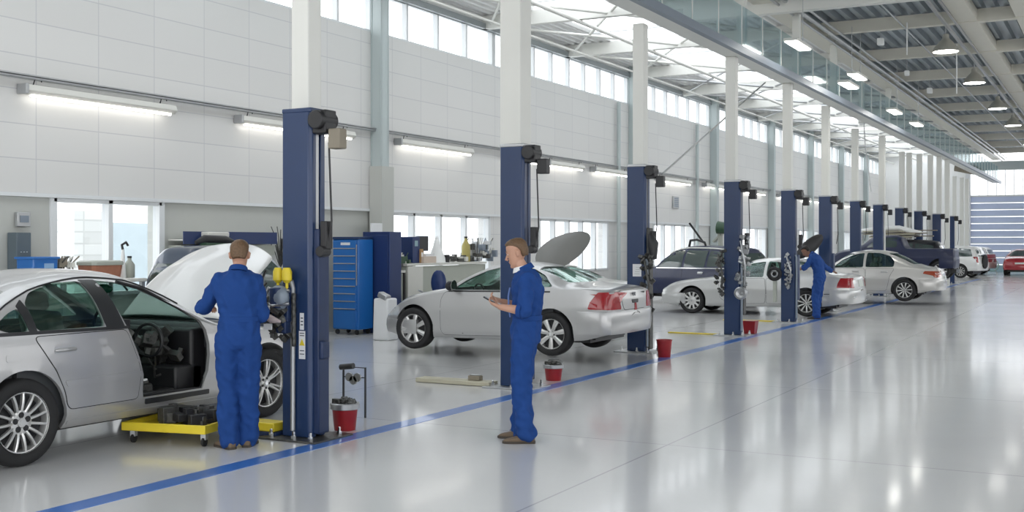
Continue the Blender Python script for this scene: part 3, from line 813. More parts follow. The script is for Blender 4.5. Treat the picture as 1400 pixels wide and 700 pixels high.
MB().boxx((.02, -.215, .06), (.58, -.2, 1.92)).build('door', M['tool_navy'], t, bevel=.006)
MB().boxx((.08, -.23, 1.0), (.1, -.215, 1.15)).build('handle', M['chrome'], t)

# ------------------------------------------------------------------ benches with clutter along the wall
def bench(name, px0, px1, ytop, ybot, X, m, label, depth=.7):
    a = onX(px0, ytop, X); e = onX(px1, ytop, X)
    zt = onX((px0 + px1) / 2, ytop, X).z
    t = thing(name, (X, a.y, 0), label, 'workbench'); L = e.y - a.y
    MB().boxx((-depth, 0, zt - .05), (.03, L, zt)).build('top', M['bench'], t, bevel=.006)
    MB().boxx((-.03, .04, .06), (0, L - .04, zt - .06)).build('front_panel', m, t)
    MB().boxx((-depth, .02, 0), (0, .06, zt - .06)).build('side_panel', m, t); MB().boxx((-depth, L - .06, 0), (0, L - .02, zt - .06)).build('side_panel', m, t)
    return t, a.y, L, zt
t, by, bL, bz = bench('workbench', 523, 553, 370, 440, WX + .75, M['bench_grey'], 'lower grey green workbench right of the white notice board')
MB().boxx((-.01, bL - .06, .05), (.04, bL - .02, bz - .05)).build('black_edge', M['black'], t)
t2, by2, bL2, bz2 = bench('counter', 555, 664, 359, 440, WX + .72, M['bench_grey'], 'long pale counter under the four pane window')
MB().boxx((0, .02, .05), (.035, .6, bz2 - .06)).build('pale_end_panel', M['bench'], t2)
def at_bench(px, X, z): p = onX(px, 333, X); return Vector((X, p.y, z))
X1 = WX + .4
q = at_bench(532, X1, bz); 
t = thing('monitor', q, 'pale blue screen on the low workbench by the window', 'monitor'); t.rotation_euler = (0, 0, 1.2)
MB().boxx((-.2, -.02, .1), (.2, .02, .42)).build('case', M['rail_grey'], t, bevel=.01); MB().boxx((-.18, -.025, .12), (.18, -.02, .40)).build('screen', M['screen_cyan'], t); MB().boxx((-.08, -.08, 0), (.08, .08, .1)).build('foot', M['black'], t, bevel=.01)
def clutter(name, q, label, seed, n, sx, sy, h, ms, cat='tools'):
    r = random.Random(seed); t = thing(name, q, label, cat)
    for i, m in enumerate(ms):
        b = MB()
        for j in range(n):
            w = [r.uniform(.04, .16) for _ in range(3)]
            z = r.uniform(.02, h)
            b.box((r.uniform(-sx, sx), r.uniform(-sy, sy), max(w[2] / 2, z * .8)), w, Matrix.Rotation(r.uniform(-.4, .4), 4, 'Z'))
            if j % 3 == 0:
                a = Vector((r.uniform(-sx, sx), r.uniform(-sy, sy), 0)); b.tube([a + Vector((0, 0, .01)), a + Vector((r.uniform(-.05, .05), 0, h * .7)), a + Vector((r.uniform(-.1, .1), .05, h))], .012, 6)
        b.build(['metal_pieces', 'dark_pieces', 'pale_pieces', 'coloured_pieces'][i % 4], m, t, bevel=.004)
    return t
clutter('parts_heap', at_bench(543, WX + .45, bz), 'dark and yellowish parts heaped on the low workbench', 11, 9, .2, .26, .36, [M['steel'], M['grime'], M['bench'], M['green']])
t = thing('file_box', at_bench(561, WX + .45, bz2), 'tall navy box file on the left end of the long counter', 'box'); MB().box((0, 0, .28), (.3, .28, .56)).build('case', M['tool_navy'], t, bevel=.01); MB().box((.152, 0, .42), (.004, .12, .12)).build('label_card', M['screen_cyan'], t)
t = thing('ring_binder', at_bench(569.5, WX + .5, bz2), 'tan ring binder beside the navy box file', 'binder'); MB().box((0, 0, .15), (.28, .1, .30)).build('cover', M['cardboard'], t, bevel=.006); MB().box((.142, 0, .18), (.004, .06, .1)).build('spine_card', M['paper'], t)
t = thing('desk_monitor', at_bench(577, WX + .25, bz2), 'dark computer monitor on the long counter before the second pane', 'monitor')
MB().box((0, 0, .42), (.05, .46, .34)).build('case', M['rail_grey'], t, bevel=.01); MB().box((.028, 0, .42), (.004, .42, .30)).build('screen', M['black'], t); MB().box((0, 0, .12), (.06, .06, .26)).build('stem', M['black'], t); MB().box((0, 0, .01), (.22, .26, .02)).build('foot', M['black'], t, bevel=.004)
t = thing('box_stack', at_bench(580, WX + .55, bz2), 'low stack of pale boxes on the counter beside the dark monitor', 'boxes'); MB().box((0, 0, .07), (.3, .5, .14)).build('lower_box', mat('peach_card', (.62, .52, .44), .7), t, bevel=.005); MB().box((0, .05, .17), (.25, .35, .06)).build('upper_box', M['paper'], t, bevel=.005)
t = thing('dark_mug', at_bench(611, WX + .55, bz2), 'small dark mug standing alone on the long counter', 'mug'); MB().lathe([(.06, 0), (.065, .17), (.055, .17), (.05, .02), (.005, .02)], n=18).build('cup', M['black'], t, smooth=40); MB().tube([(0, .06, .14), (0, .11, .12), (0, .11, .06), (0, .06, .04)], .01, 6).build('handle', M['black'], t, smooth=60)
t = thing('dispenser', at_bench(597, WX + .4, bz2), 'white cone shaped dispenser in the middle of the long counter', 'dispenser'); MB().lathe([(.2, 0), (.19, .1), (.09, .34), (.05, .5), (.03, .52)], n=22).build('cone', M['clear_light'], t, smooth=40); MB().lathe([(.03, .5), (.045, .53), (.02, .58)], n=14).build('cap', M['paper'], t, smooth=40)
clutter('engine_block', at_bench(655, WX + .5, bz2), 'heap of grey engine parts at the right end of the long counter', 21, 12, .2, .5, .55, [M['steel'], M['grime'], M['bench'], M['rail_grey']], 'engine parts')
clutter('tray_of_parts', at_bench(623, WX + .5, bz2 + .005), 'low scatter of small dark parts on the counter left of the engine heap', 22, 8, .15, .3, .12, [M['grime'], M['bench']], 'parts')
t = thing('yellow_canister', at_bench(637, WX + .5, bz2), 'dull yellow canister standing left of the engine heap', 'canister'); MB().lathe([(.09, 0), (.1, .02), (.1, .36), (.05, .46), (.035, .5), (.035, .54)], n=18).build('can', mat('dull_yellow', (.42, .36, .12), .6), t, smooth=40); MB().lathe([(.04, .54), (.04, .58)], n=12).build('cap', M['black'], t, smooth=40)

# blue swivel stand in front of the counter
q = G(592, 447); q = Vector((q.x - .3, q.y + .4, 0)); D0 = 21.5; q = atD(592, 333, 21.6); 
t = thing('workshop_stool', (q.x, q.y, 0), 'blue workshop stool with a rounded back in front of the long counter', 'stool')
MB().box((0, 0, .62), (.42, .42, .09)).build('seat', M['tool_navy'], t, bevel=.03)
b = MB(); b.sphere((.05, .12, 1.0), .2, 16, (.85, .35, 1.25)); b.build('backrest', M['tool_navy'], t, smooth=60)
MB().tube([(0, 0, .1), (0, 0, .6)], .03, 10).build('column', M['steel'], t, smooth=60)
MB().tube([(0, .2, .6), (.04, .2, .85)], .02, 8).build('back_support', M['steel'], t, smooth=60)
b = MB()
for i in range(5):
    a = i * 2 * PI / 5; b.tube([(0, 0, .12), (.28 * math.cos(a), .28 * math.sin(a), .06)], .022, 8)
b.build('star_base', M['steel'], t, smooth=60)
for i in range(5):
    a = i * 2 * PI / 5; MB().lathe([(.03, -.012), (.035, 0), (.03, .012)], (.28 * math.cos(a), .28 * math.sin(a), .035), 'Y', 12).build('castor', M['black'], t)
for s_ in (-1, 1): MB().tube([(s_ * .2, .1, .62), (s_ * .27, .05, .82), (s_ * .25, -.12, .86)], .018, 8).build('arm_rest', M['steel'], t, smooth=60)
# white bin by the front wheel of the second car
q = atD(527, 333, 20.6); t = thing('white_carton', (q.x, q.y, 0), 'crumpled white carton on the floor left of the second silver car', 'carton')
b = MB(); b.box((0, 0, .38), (.34, .34, .76), taper=.92); b.build('body', M['paper'], t, bevel=.03); b = MB(); b.box((.04, -.1, .8), (.2, .16, .1), Matrix.Rotation(.4, 4, 'Y')); b.build('flap', M['galv'], t, bevel=.02)

# ------------------------------------------------------------------ things along the grey wall behind the first car
t1 = thing('side_table', (WX + .45, onX(140, 360, WX + .45).y, 0), 'pale table under the first window carrying the brown tub', 'table')
MB().boxx((-.4, -1.05, 1.18), (.4, .5, 1.23)).build('top', M['bench'], t1, bevel=.01)
for sx in (-.35, .35):
    for sy in (-1.0, .44): MB().boxx((sx - .03, sy - .03, 0), (sx + .03, sy + .03, 1.18)).build('leg', M['galv'], t1)
TZ = 1.23
def on_t(px): p = onX(px, 350, WX + .45); return Vector((WX + .45, p.y, TZ))
t = thing('blue_crate', on_t(51), 'bright blue plastic crate under the grey electrical cabinet', 'crate'); MB().box((0, 0, .16), (.34, .40, .32), taper=1.04).build('tub', M['tool_blue'], t, bevel=.02); MB().box((0, 0, .32), (.39, .46, .035)).build('rim', M['tool_blue'], t, bevel=.01); MB().box((.178, .05, .2), (.006, .16, .09)).build('label_card', mat('pale_blue_card', (.25, .42, .66), .5), t)
clutter('plant_and_tools', on_t(84), 'brown upright tools in a dark holder left of the window pane', 31, 7, .12, .16, .34, [M['brownish'], M['grime'], M['bench']])
t = thing('brown_tub', on_t(137), 'rust brown tub with a pale lid on the table under the first window', 'tub')
b = MB(); b.rings([[(x * w, y * w * 1.5, z) for x, y in ((-1, -.8), (-.8, -1), (.8, -1), (1, -.8), (1, .8), (.8, 1), (-.8, 1), (-1, .8))] for w, z in ((.17, 0), (.19, .20))]); b.build('tub', M['brown_box'], t, bevel=.01)
b = MB(); b.rings([[(x * w, y * w * 1.5, z) for x, y in ((-1, -.8), (-.8, -1), (.8, -1), (1, -.8), (1, .8), (.8, 1), (-.8, 1), (-1, .8))] for w, z in ((.2, .20), (.2, .25), (.17, .27))]); b.build('lid', M['bench_grey'], t, bevel=.01)
t = thing('hooked_lamp', on_t(168), 'white stand with a black hooked head before the right window pane', 'lamp')
b = MB(); b.tube([(0, 0, 0), (0, 0, .30), (0, .0, .44)], [.05, .03, .02], 12); b.build('stand', M['clear_light'], t, smooth=60)
MB().tube([(0, 0, .42), (0, -.02, .5), (0, .06, .54), (0, .1, .49)], .02, 8).build('hook', M['black'], t, smooth=60)
t = thing('canister', on_t(177), 'translucent pale canister right of the hooked lamp', 'bottle'); MB().lathe([(.07, 0), (.08, .02), (.08, .2), (.03, .27), (.03, .3)], n=18).build('bottle', M['bench_grey'], t, smooth=40); MB().lathe([(.035, .3), (.035, .33)], n=12).build('cap', M['black'], t)
t = thing('potted_plant', (WX + .3, onX(383, 330, WX + .3).y, 1.55), 'thin dark twiggy plant behind the raised bonnet', 'plant')
t.location.z = 0
b = MB(); r = random.Random(8)
for i in range(22):
    a = r.uniform(0, 6.3); d = r.uniform(.05, .3); h = r.uniform(1.7, 2.1); b.tube([(0, 0, 1.3), (d * .5 * math.cos(a), d * .5 * math.sin(a), h - .2), (d * math.cos(a), d * math.sin(a), h)], .009, 5)
b.build('twigs', M['grime'], t); MB().lathe([(.12, 0), (.16, 1.3), (.14, 1.3), (.11, .04), (.01, .04)], n=18).build('tall_pot', M['galv'], t, smooth=40)

# ------------------------------------------------------------------ yellow trolley under car one
q = G(275, 612); q2 = G(185, 597)
t = thing('trolley', (q.x, q.y, 0), 'yellow wheeled platform trolley under the door opening of the nearest silver car', 'trolley')
# front right corner sits at the origin; it runs back under the car
Lx, Ly, z0, z1 = -.78, .62, .115, .19
def tr(x, y, z): return (x, y, z)
t.rotation_euler = (0, 0, math.radians(12))
b = MB(); b.boxx((Lx, -.02, z0), (.05, .01, z1)); b.boxx((.02, 0, z0), (.05, Ly, z1)); b.boxx((Lx, Ly - .02, z0), (.05, Ly + .01, z1)); b.boxx((Lx, 0, z0), (Lx + .03, Ly, z1)); b.boxx((Lx, 0, z0 + .01), (.03, Ly, z0 + .03)); b.build('deck_frame', M['yellow'], t, bevel=.006)
for cx, cy in ((-.0, .05), (Lx + .08, .05), (0, Ly - .06), (Lx + .08, Ly - .06)):
    c = MB().boxx((cx - .025, cy - .02, .06), (cx + .025, cy + .02, z0)); c = c.build('castor_fork', M['steel'], t)
    MB().lathe([(.03, -.014), (.04, -.01), (.04, .01), (.03, .014)], (cx, cy, .042), 'X', 18).build('castor_wheel', M['rubber'], c, smooth=40)
o = clutter('oily_parts', (q.x - .35, q.y + .25, z0 + .045), 'heap of oily black parts lying on the yellow trolley', 44, 16, .24, .18, .09, [M['grime'], M['black']], 'parts')
# ================================================================== CARS
def pchip(pts):
    xs = [p[0] for p in pts]; ys = [p[1] for p in pts]; n = len(xs)
    h = [xs[i + 1] - xs[i] for i in range(n - 1)]; d = [(ys[i + 1] - ys[i]) / h[i] for i in range(n - 1)]
    m = [d[0]] + [0] * (n - 2) + [d[-1]]
    for i in range(1, n - 1):
        if d[i - 1] * d[i] > 0:
            w1 = 2 * h[i] + h[i - 1]; w2 = h[i] + 2 * h[i - 1]; m[i] = (w1 + w2) / (w1 / d[i - 1] + w2 / d[i])
    def f(x):
        if x <= xs[0]: return ys[0]
        if x >= xs[-1]: return ys[-1]
        i = 0
        while x > xs[i + 1]: i += 1
        t = (x - xs[i]) / h[i]
        return ((1 + 2 * t) * (1 - t) ** 2 * ys[i] + t * (1 - t) ** 2 * h[i] * m[i] + t * t * (3 - 2 * t) * ys[i + 1] + t * t * (t - 1) * h[i] * m[i + 1])
    return f

def sstep(a, b, x):
    t = max(0, min(1, (x - a) / (b - a))); return t * t * (3 - 2 * t)

class CarShape:
    def __init__(s, sp):
        s.sp = sp; s.top = pchip(sp['top']); s.belt = pchip(sp['belt']); s.sill = pchip(sp['sill'])
        s.x0, s.x1, s.W = sp['x0'], sp['x1'], sp['W']
        s.ne = sp.get('n', 3.2); s.tum = sp.get('tum', .34)
    def width(s, x):
        W = s.W; rt = sp_t = .16
        a = max(0, (s.x0 + .45 - x) / .45); b = max(0, (x - (s.x1 - .75)) / .75)
        return W * (1 - s.sp.get('taper', .06) * a ** 2.0 - .20 * b ** 2.2)
    def section(s, x):
        W = s.width(x); zs = s.sill(x); zb = s.belt(x); zt = max(s.top(x), zb + .02)
        pts = []
        n1 = 15
        for i in range(n1):
            u = i / (n1 - 1)
            y = W
            if u < .22: y -= W * .075 * ((.22 - u) / .22) ** 2
            if u > .5: y -= W * .055 * ((u - .5) / .5) ** 2
            y += .006 * math.exp(-((u - s.sp.get('crease', .62)) / .05) ** 2)
            y -= s.sp.get('scoop', .012) * math.exp(-((u - .30) / .10) ** 2)
            pts.append((y, zs + (zb - zs) * u))
        Ws = pts[-1][0]; H = zt - zb
        k = sstep(.06, .34, H)
        n = 2.3 + (s.ne - 2.3) * k
        n2 = 24
        for i in range(1, n2 + 1):
            a = PI / 2 * i / n2
            a2 = a
            cy = max(0, math.cos(a2)) ** (2 / n); cz = math.sin(a2) ** (2 / n)
            z = zb + H * cz
            y = (Ws - s.tum * k * (z - zb)) * cy
            # flat hood, full corners
            pts.append((y if i < n2 else 0, z))
        return pts
    def pt(s, x, y, z):
        """warps that bow the nose and tail and lean the end faces"""
        L = s.x1 - s.x0
        f = sstep(s.x1 - 2.4, s.x1 - .3, x); r = sstep(s.x0 + 2.2, s.x0 + .3, x)
        yy = min(1, abs(y) / s.W)
        X = x + s.sp.get('bowf', .15) * f * (1 - yy * yy) - s.sp.get('bowr', .07) * r * (1 - yy * yy)
        fe = sstep(s.x1 - .45, s.x1, x); re = sstep(s.x0 + .45, s.x0, x)
        X -= fe * (.28 * max(0, z - .55) + .10 * max(0, .40 - z)); X += re * (s.sp.get('tail', .16) * max(0, z - .62) + .12 * max(0, .42 - z))
        return Vector((X, y, z))
    def mesh(s):
        bm = bmesh.new(); N = int((s.x1 - s.x0) / .055); rows = []
        for i in range(N + 1):
            x = s.x0 + (s.x1 - s.x0) * i / N
            h = s.section(x)
            ring = [(-y, z) for y, z in h[:-1]] + [(y, z) for y, z in reversed(h)]
            rows.append((x, ring))
        def inset(x, ring, k, dx):
            zc = sum(p[1] for p in ring) / len(ring)
            zc = (max(p[1] for p in ring) + min(p[1] for p in ring)) / 2
            return (x + dx, [(y * k, zc + (z - zc) * k) for y, z in ring], x)
        def add(x, ring, xw=None):
            out = []
            for y, z in ring:
                p = s.pt(xw if xw is not None else x, y, z)
                if xw is not None: p.x += (x - xw)
                out.append(bm.verts.new(p))
            return out
        V = []
        xr, rr = rows[0]
        for k, dx in ((.12, -.055), (.4, -.055), (.7, -.052), (.88, -.045), (.955, -.03)):
            q = inset(xr, rr, k, dx); V.append(add(*q))
        for x, ring in rows: V.append(add(x, ring))
        xr, rr = rows[-1]
        for k, dx in ((.955, .03), (.88, .045), (.7, .052), (.4, .055), (.12, .055)):
            q = inset(xr, rr, k, dx); V.append(add(*q))
        m = len(V[0])
        for i in range(len(V) - 1):
            for j in range(m - 1):
                bm.faces.new((V[i][j], V[i + 1][j], V[i + 1][j + 1], V[i][j + 1]))
        for E_, fl in ((V[0], 1), (V[-1], 0)):
            f = E_ if not fl else list(reversed(E_))
            try: bm.faces.new(f)
            except Exception: pass
        bm.normal_update()
        # outward check with a roof face
        best = max(bm.faces, key=lambda f: f.calc_center_median().z)
        if best.normal.z < 0: bmesh.ops.reverse_faces(bm, faces=bm.faces)
        me = bpy.data.meshes.new('body'); bm.to_mesh(me); s.bvh = BVHTree.FromBMesh(bm); bm.free()
        return me

def rpoly(pts, r=.04, n=4):
    """polygon with rounded corners"""
    out = []; N = len(pts)
    for i in range(N):
        p = Vector(pts[i][:2]); a = Vector(pts[i - 1][:2]) - p; b = Vector(pts[(i + 1) % N][:2]) - p
        rr = min(pts[i][2] if len(pts[i]) > 2 else r, a.length * .45, b.length * .45)
        A = p + a.normalized() * rr; B = p + b.normalized() * rr
        for k in range(n + 1):
            t = k / n; out.append(tuple((1 - t) ** 2 * A + 2 * t * (1 - t) * p + t * t * B))
    return out

def inside(p, poly):
    c = False; n = len(poly); x, y = p
    for i in range(n):
        x1, y1 = poly[i]; x2, y2 = poly[i - 1]
        if (y1 > y) != (y2 > y) and x < (x2 - x1) * (y - y1) / (y2 - y1) + x1: c = not c
    return c

VIEWS = {  # view: (origin, direction) of the projection of (u,v)
    'L': lambda u, v: (Vector((u, 3, v)), Vector((0, -1, 0))),
    'R': lambda u, v: (Vector((u, -3, v)), Vector((0, 1, 0))),
    'F': lambda u, v: (Vector((9, u, v)), Vector((-1, 0, 0))),
    'B': lambda u, v: (Vector((-5, u, v)), Vector((1, 0, 0))),
    'T': lambda u, v: (Vector((u, v, 4)), Vector((0, 0, -1))),
}
def patch(cs, poly, view, off=.004, thick=.006, res=.06, name='panel', m=None, parent=None, hole=None, smooth=60):
    """a panel of the given outline laid on the car's surface"""
    def dens(pl):
        o = []
        for i in range(len(pl)):
            a, b = Vector(pl[i]), Vector(pl[(i + 1) % len(pl)]); k = max(1, int((b - a).length / res))
            for j in range(k): o.append(tuple(a.lerp(b, j / k)))
        return o
    P = dens(poly); n = len(P); pts = list(P); edges = [(i, (i + 1) % n) for i in range(n)]
    if hole:
        H = dens(hole); h0 = len(pts); pts += H; edges += [(h0 + i, h0 + (i + 1) % len(H)) for i in range(len(H))]
    us = [p[0] for p in P]; vs = [p[1] for p in P]
    u = min(us) + res / 2
    while u < max(us):
        v = min(vs) + res / 2
        while v < max(vs):
            if inside((u, v), P) and not (hole and inside((u, v), hole)):
                if min((u - a[0]) ** 2 + (v - a[1]) ** 2 for a in pts[:n]) > (res * .45) ** 2: pts.append((u, v))
            v += res
        u += res
    r = delaunay_2d_cdt([Vector(p) for p in pts], edges, [], 1 if not hole else 2, 1e-5)
    V2, _, F = r[0], r[1], r[2]
    if hole: F = [f for f in F if not inside(tuple(sum((V2[i] for i in f), Vector((0, 0))) / len(f)), hole)]
    F = [f for f in F if inside(tuple(sum((V2[i] for i in f), Vector((0, 0))) / len(f)), P)]
    outer, inner = {}, {}
    bm = bmesh.new(); bad = set()
    nrm = {}
    for i, p in enumerate(V2):
        o, d = VIEWS[view](p.x, p.y)
        h = cs.bvh.ray_cast(o, d)
        if h[0] is None: bad.add(i); continue
        nn = h[1]
        if nn.dot(d) > 0: nn = -nn
        outer[i] = bm.verts.new(h[0] + nn * off); inner[i] = bm.verts.new(h[0] + nn * (off - thick)); nrm[i] = nn
    ec = {}
    for f in F:
        if any(i in bad for i in f): continue
        a = [outer[i] for i in f]
        no = (a[1].co - a[0].co).cross(a[2].co - a[0].co)
        ff = list(f)
        if no.dot(nrm[f[0]]) < 0: ff.reverse()
        bm.faces.new([outer[i] for i in ff]); bm.faces.new([inner[i] for i in reversed(ff)])
        for k in range(len(ff)):
            e = (ff[k], ff[(k + 1) % len(ff)]); ec[e] = 1
    for (a, b) in list(ec):
        if (b, a) not in ec: bm.faces.new((outer[b], outer[a], inner[a], inner[b]))
    for v in [v for v in bm.verts if not v.link_faces]: bm.verts.remove(v)
    me = bpy.data.meshes.new(name); bm.to_mesh(me); bm.free()
    me.shade_smooth(); me.set_sharp_from_angle(angle=math.radians(smooth if smooth < 60 else 50))
    return link_mesh(name, me, m, parent)

def wheel(parent, x, y, r, side, style, steer=0, width=.20):
    """side: -1 right (outer face towards -y), +1 left"""
    wr = r * .70; o = side
    b = MB()
    W = width / 2
    # rim barrel and lip  (axis Y, outer face at +W*side)
    pr = [(wr, W * .98), (wr * 1.0, W * .86), (wr * .955, W * .84), (wr * .93, W * .70), (wr * .90, -W * .9), (wr * .97, -W * .95), (wr * .99, -W), (wr * 1.02, -W), (wr * 1.02, W * .98)]
    b.lathe([(a, h * o) for a, h in pr[:-1]], (0, 0, 0), 'Y', 40, loop=True)
    def spoke(a, w0, w1, r0, r1, d0=.62, d1=.80, th=.018):
        ca, sa = math.cos(a), math.sin(a)
        def P(rad, t, dep): return Vector((rad * sa + t * ca, dep * W * o, rad * ca - t * sa))
        rg = []
        for k in range(5):
            f = k / 4; rad = wr * (r0 + (r1 - r0) * f); w = wr * (w0 + (w1 - w0) * f); d = d0 + (d1 - d0) * f + .10 * math.sin(PI * f)
            t2 = th / W
            rg.append([P(rad, -w, d - t2 * 1.5), P(rad, -w, d), P(rad, -w * .4, d + .07), P(rad, w * .4, d + .07), P(rad, w, d), P(rad, w, d - t2 * 1.5)])
        b.rings(rg)
    if style == 'multi':
        for k in range(15): spoke(2 * PI * k / 15, .050, .040, .30, .96)
        b.lathe([(wr * .005, W * o * .80), (wr * .15, W * o * .80), (wr * .17, W * o * .70), (wr * .34, W * o * .72), (wr * .40, W * o * .66), (wr * .40, W * o * .4)], (0, 0, 0), 'Y', 30)
    elif style == 'twin':
        for k in range(7):
            for s_ in (-1, 1): spoke(2 * PI * k / 7 + s_ * .10, .060, .035, .22, .96)
        b.lathe([(wr * .005, W * o * .82), (wr * .14, W * o * .82), (wr * .17, W * o * .70), (wr * .28, W * o * .70), (wr * .28, W * o * .4)], (0, 0, 0), 'Y', 30)
    elif style == 'star':
        for k in range(7):
            spoke(2 * PI * k / 7, .10, .17, .15, .97)
            spoke(2 * PI * k / 7, .05, .05, .15, .97, .7, .85)
        b.lathe([(wr * .005, W * o * .86), (wr * .17, W * o * .86), (wr * .20, W * o * .72), (wr * .32, W * o * .70), (wr * .32, W * o * .4)], (0, 0, 0), 'Y', 30)
    elif style == 'ten':
        for k in range(10): spoke(2 * PI * k / 10, .055, .085, .2, .96)
        b.lathe([(wr * .005, W * o * .82), (wr * .14, W * o * .82), (wr * .17, W * o * .72), (wr * .27, W * o * .72), (wr * .27, W * o * .4)], (0, 0, 0), 'Y', 30)
    elif style == 'cap':
        b.lathe([(wr * .005, W * o * .80), (wr * .25, W * o * .78), (wr * .45, W * o * .66), (wr * .52, W * o * .66), (wr * .52, W * o * .5)], (0, 0, 0), 'Y', 30)
        for k in range(10): spoke(2 * PI * k / 10, .085, .12, .48, .97, .66, .84)
    elif style == 'steel':
        b.lathe([(wr * .005, W * o * .70), (wr * .30, W * o * .70), (wr * .4, W * o * .5), (wr * .80, W * o * .6), (wr * .94, W * o * .8), (wr * .94, W * o * .6)], (0, 0, 0), 'Y', 30)
    w = b.build('wheel', M['rim'], parent, loc=(x, y, r), smooth=35)
    tp = [(wr * .98, .82), (wr * 1.05, .97), (r * .86, 1.05), (r * .93, 1.02), (r * .975, .90), (r * .992, .70), (r, .3), (r, -.3), (r * .992, -.70), (r * .975, -.9), (r * .9, -1.03), (wr * 1.05, -.97), (wr * .98, -.8)]
    tb = MB(); tb.lathe([(a, h * W * 1.04) for a, h in tp], (0, 0, 0), 'Y', 48, loop=True)
    tb.build('tyre', M['rubber'], w, smooth=50)
    hb = MB(); hb.lathe([(.005, W * o * .30), (wr * .88, W * o * .30), (wr * .88, -W * o * .1), (.005, -W * o * .1)], (0, 0, 0), 'Y', 28); hb.build('brake', M['hub'], w, smooth=35)
    lb = MB(); lb.lathe([(.004, W * o * (.90 if style != 'multi' else .83)), (wr * .10, W * o * (.90 if style != 'multi' else .83)), (wr * .11, W * o * .7)], (0, 0, 0), 'Y', 18); lb.build('hub_cap', M['chrome'] if style != 'multi' else M['rim'], w, smooth=40)
    if style in ('multi', 'twin', 'star', 'ten'):
        for k in range(5):
            a = 2 * PI * k / 5 + .3; rr = wr * (.25 if style == 'multi' else .21); q = (.030 if style == 'multi' else .016)
            MB().lathe([(.002, W * o * .76), (q * .8, W * o * .76), (q * .8, W * o * .60)], (rr * math.sin(a), 0, rr * math.cos(a)), 'Y', 10).build('wheel_bolt', M['hub'], w, smooth=40)
    w.rotation_euler = (0, random.uniform(0, 1), steer)
    return w

def seat(parent, x, y, z=.28):
    b = MB(); b.boxx((x - .22, y - .24, z), (x + .28, y + .24, z + .2))
    b.box((x - .26, y, z + .48), (.16, .46, .62), Matrix.Rotation(-.25, 4, 'Y')); b.box((x - .36, y, z + .88), (.10, .26, .18), Matrix.Rotation(-.2, 4, 'Y'))
    return b.build('seat', M['seat_cloth'], parent, bevel=.05, seg=3)

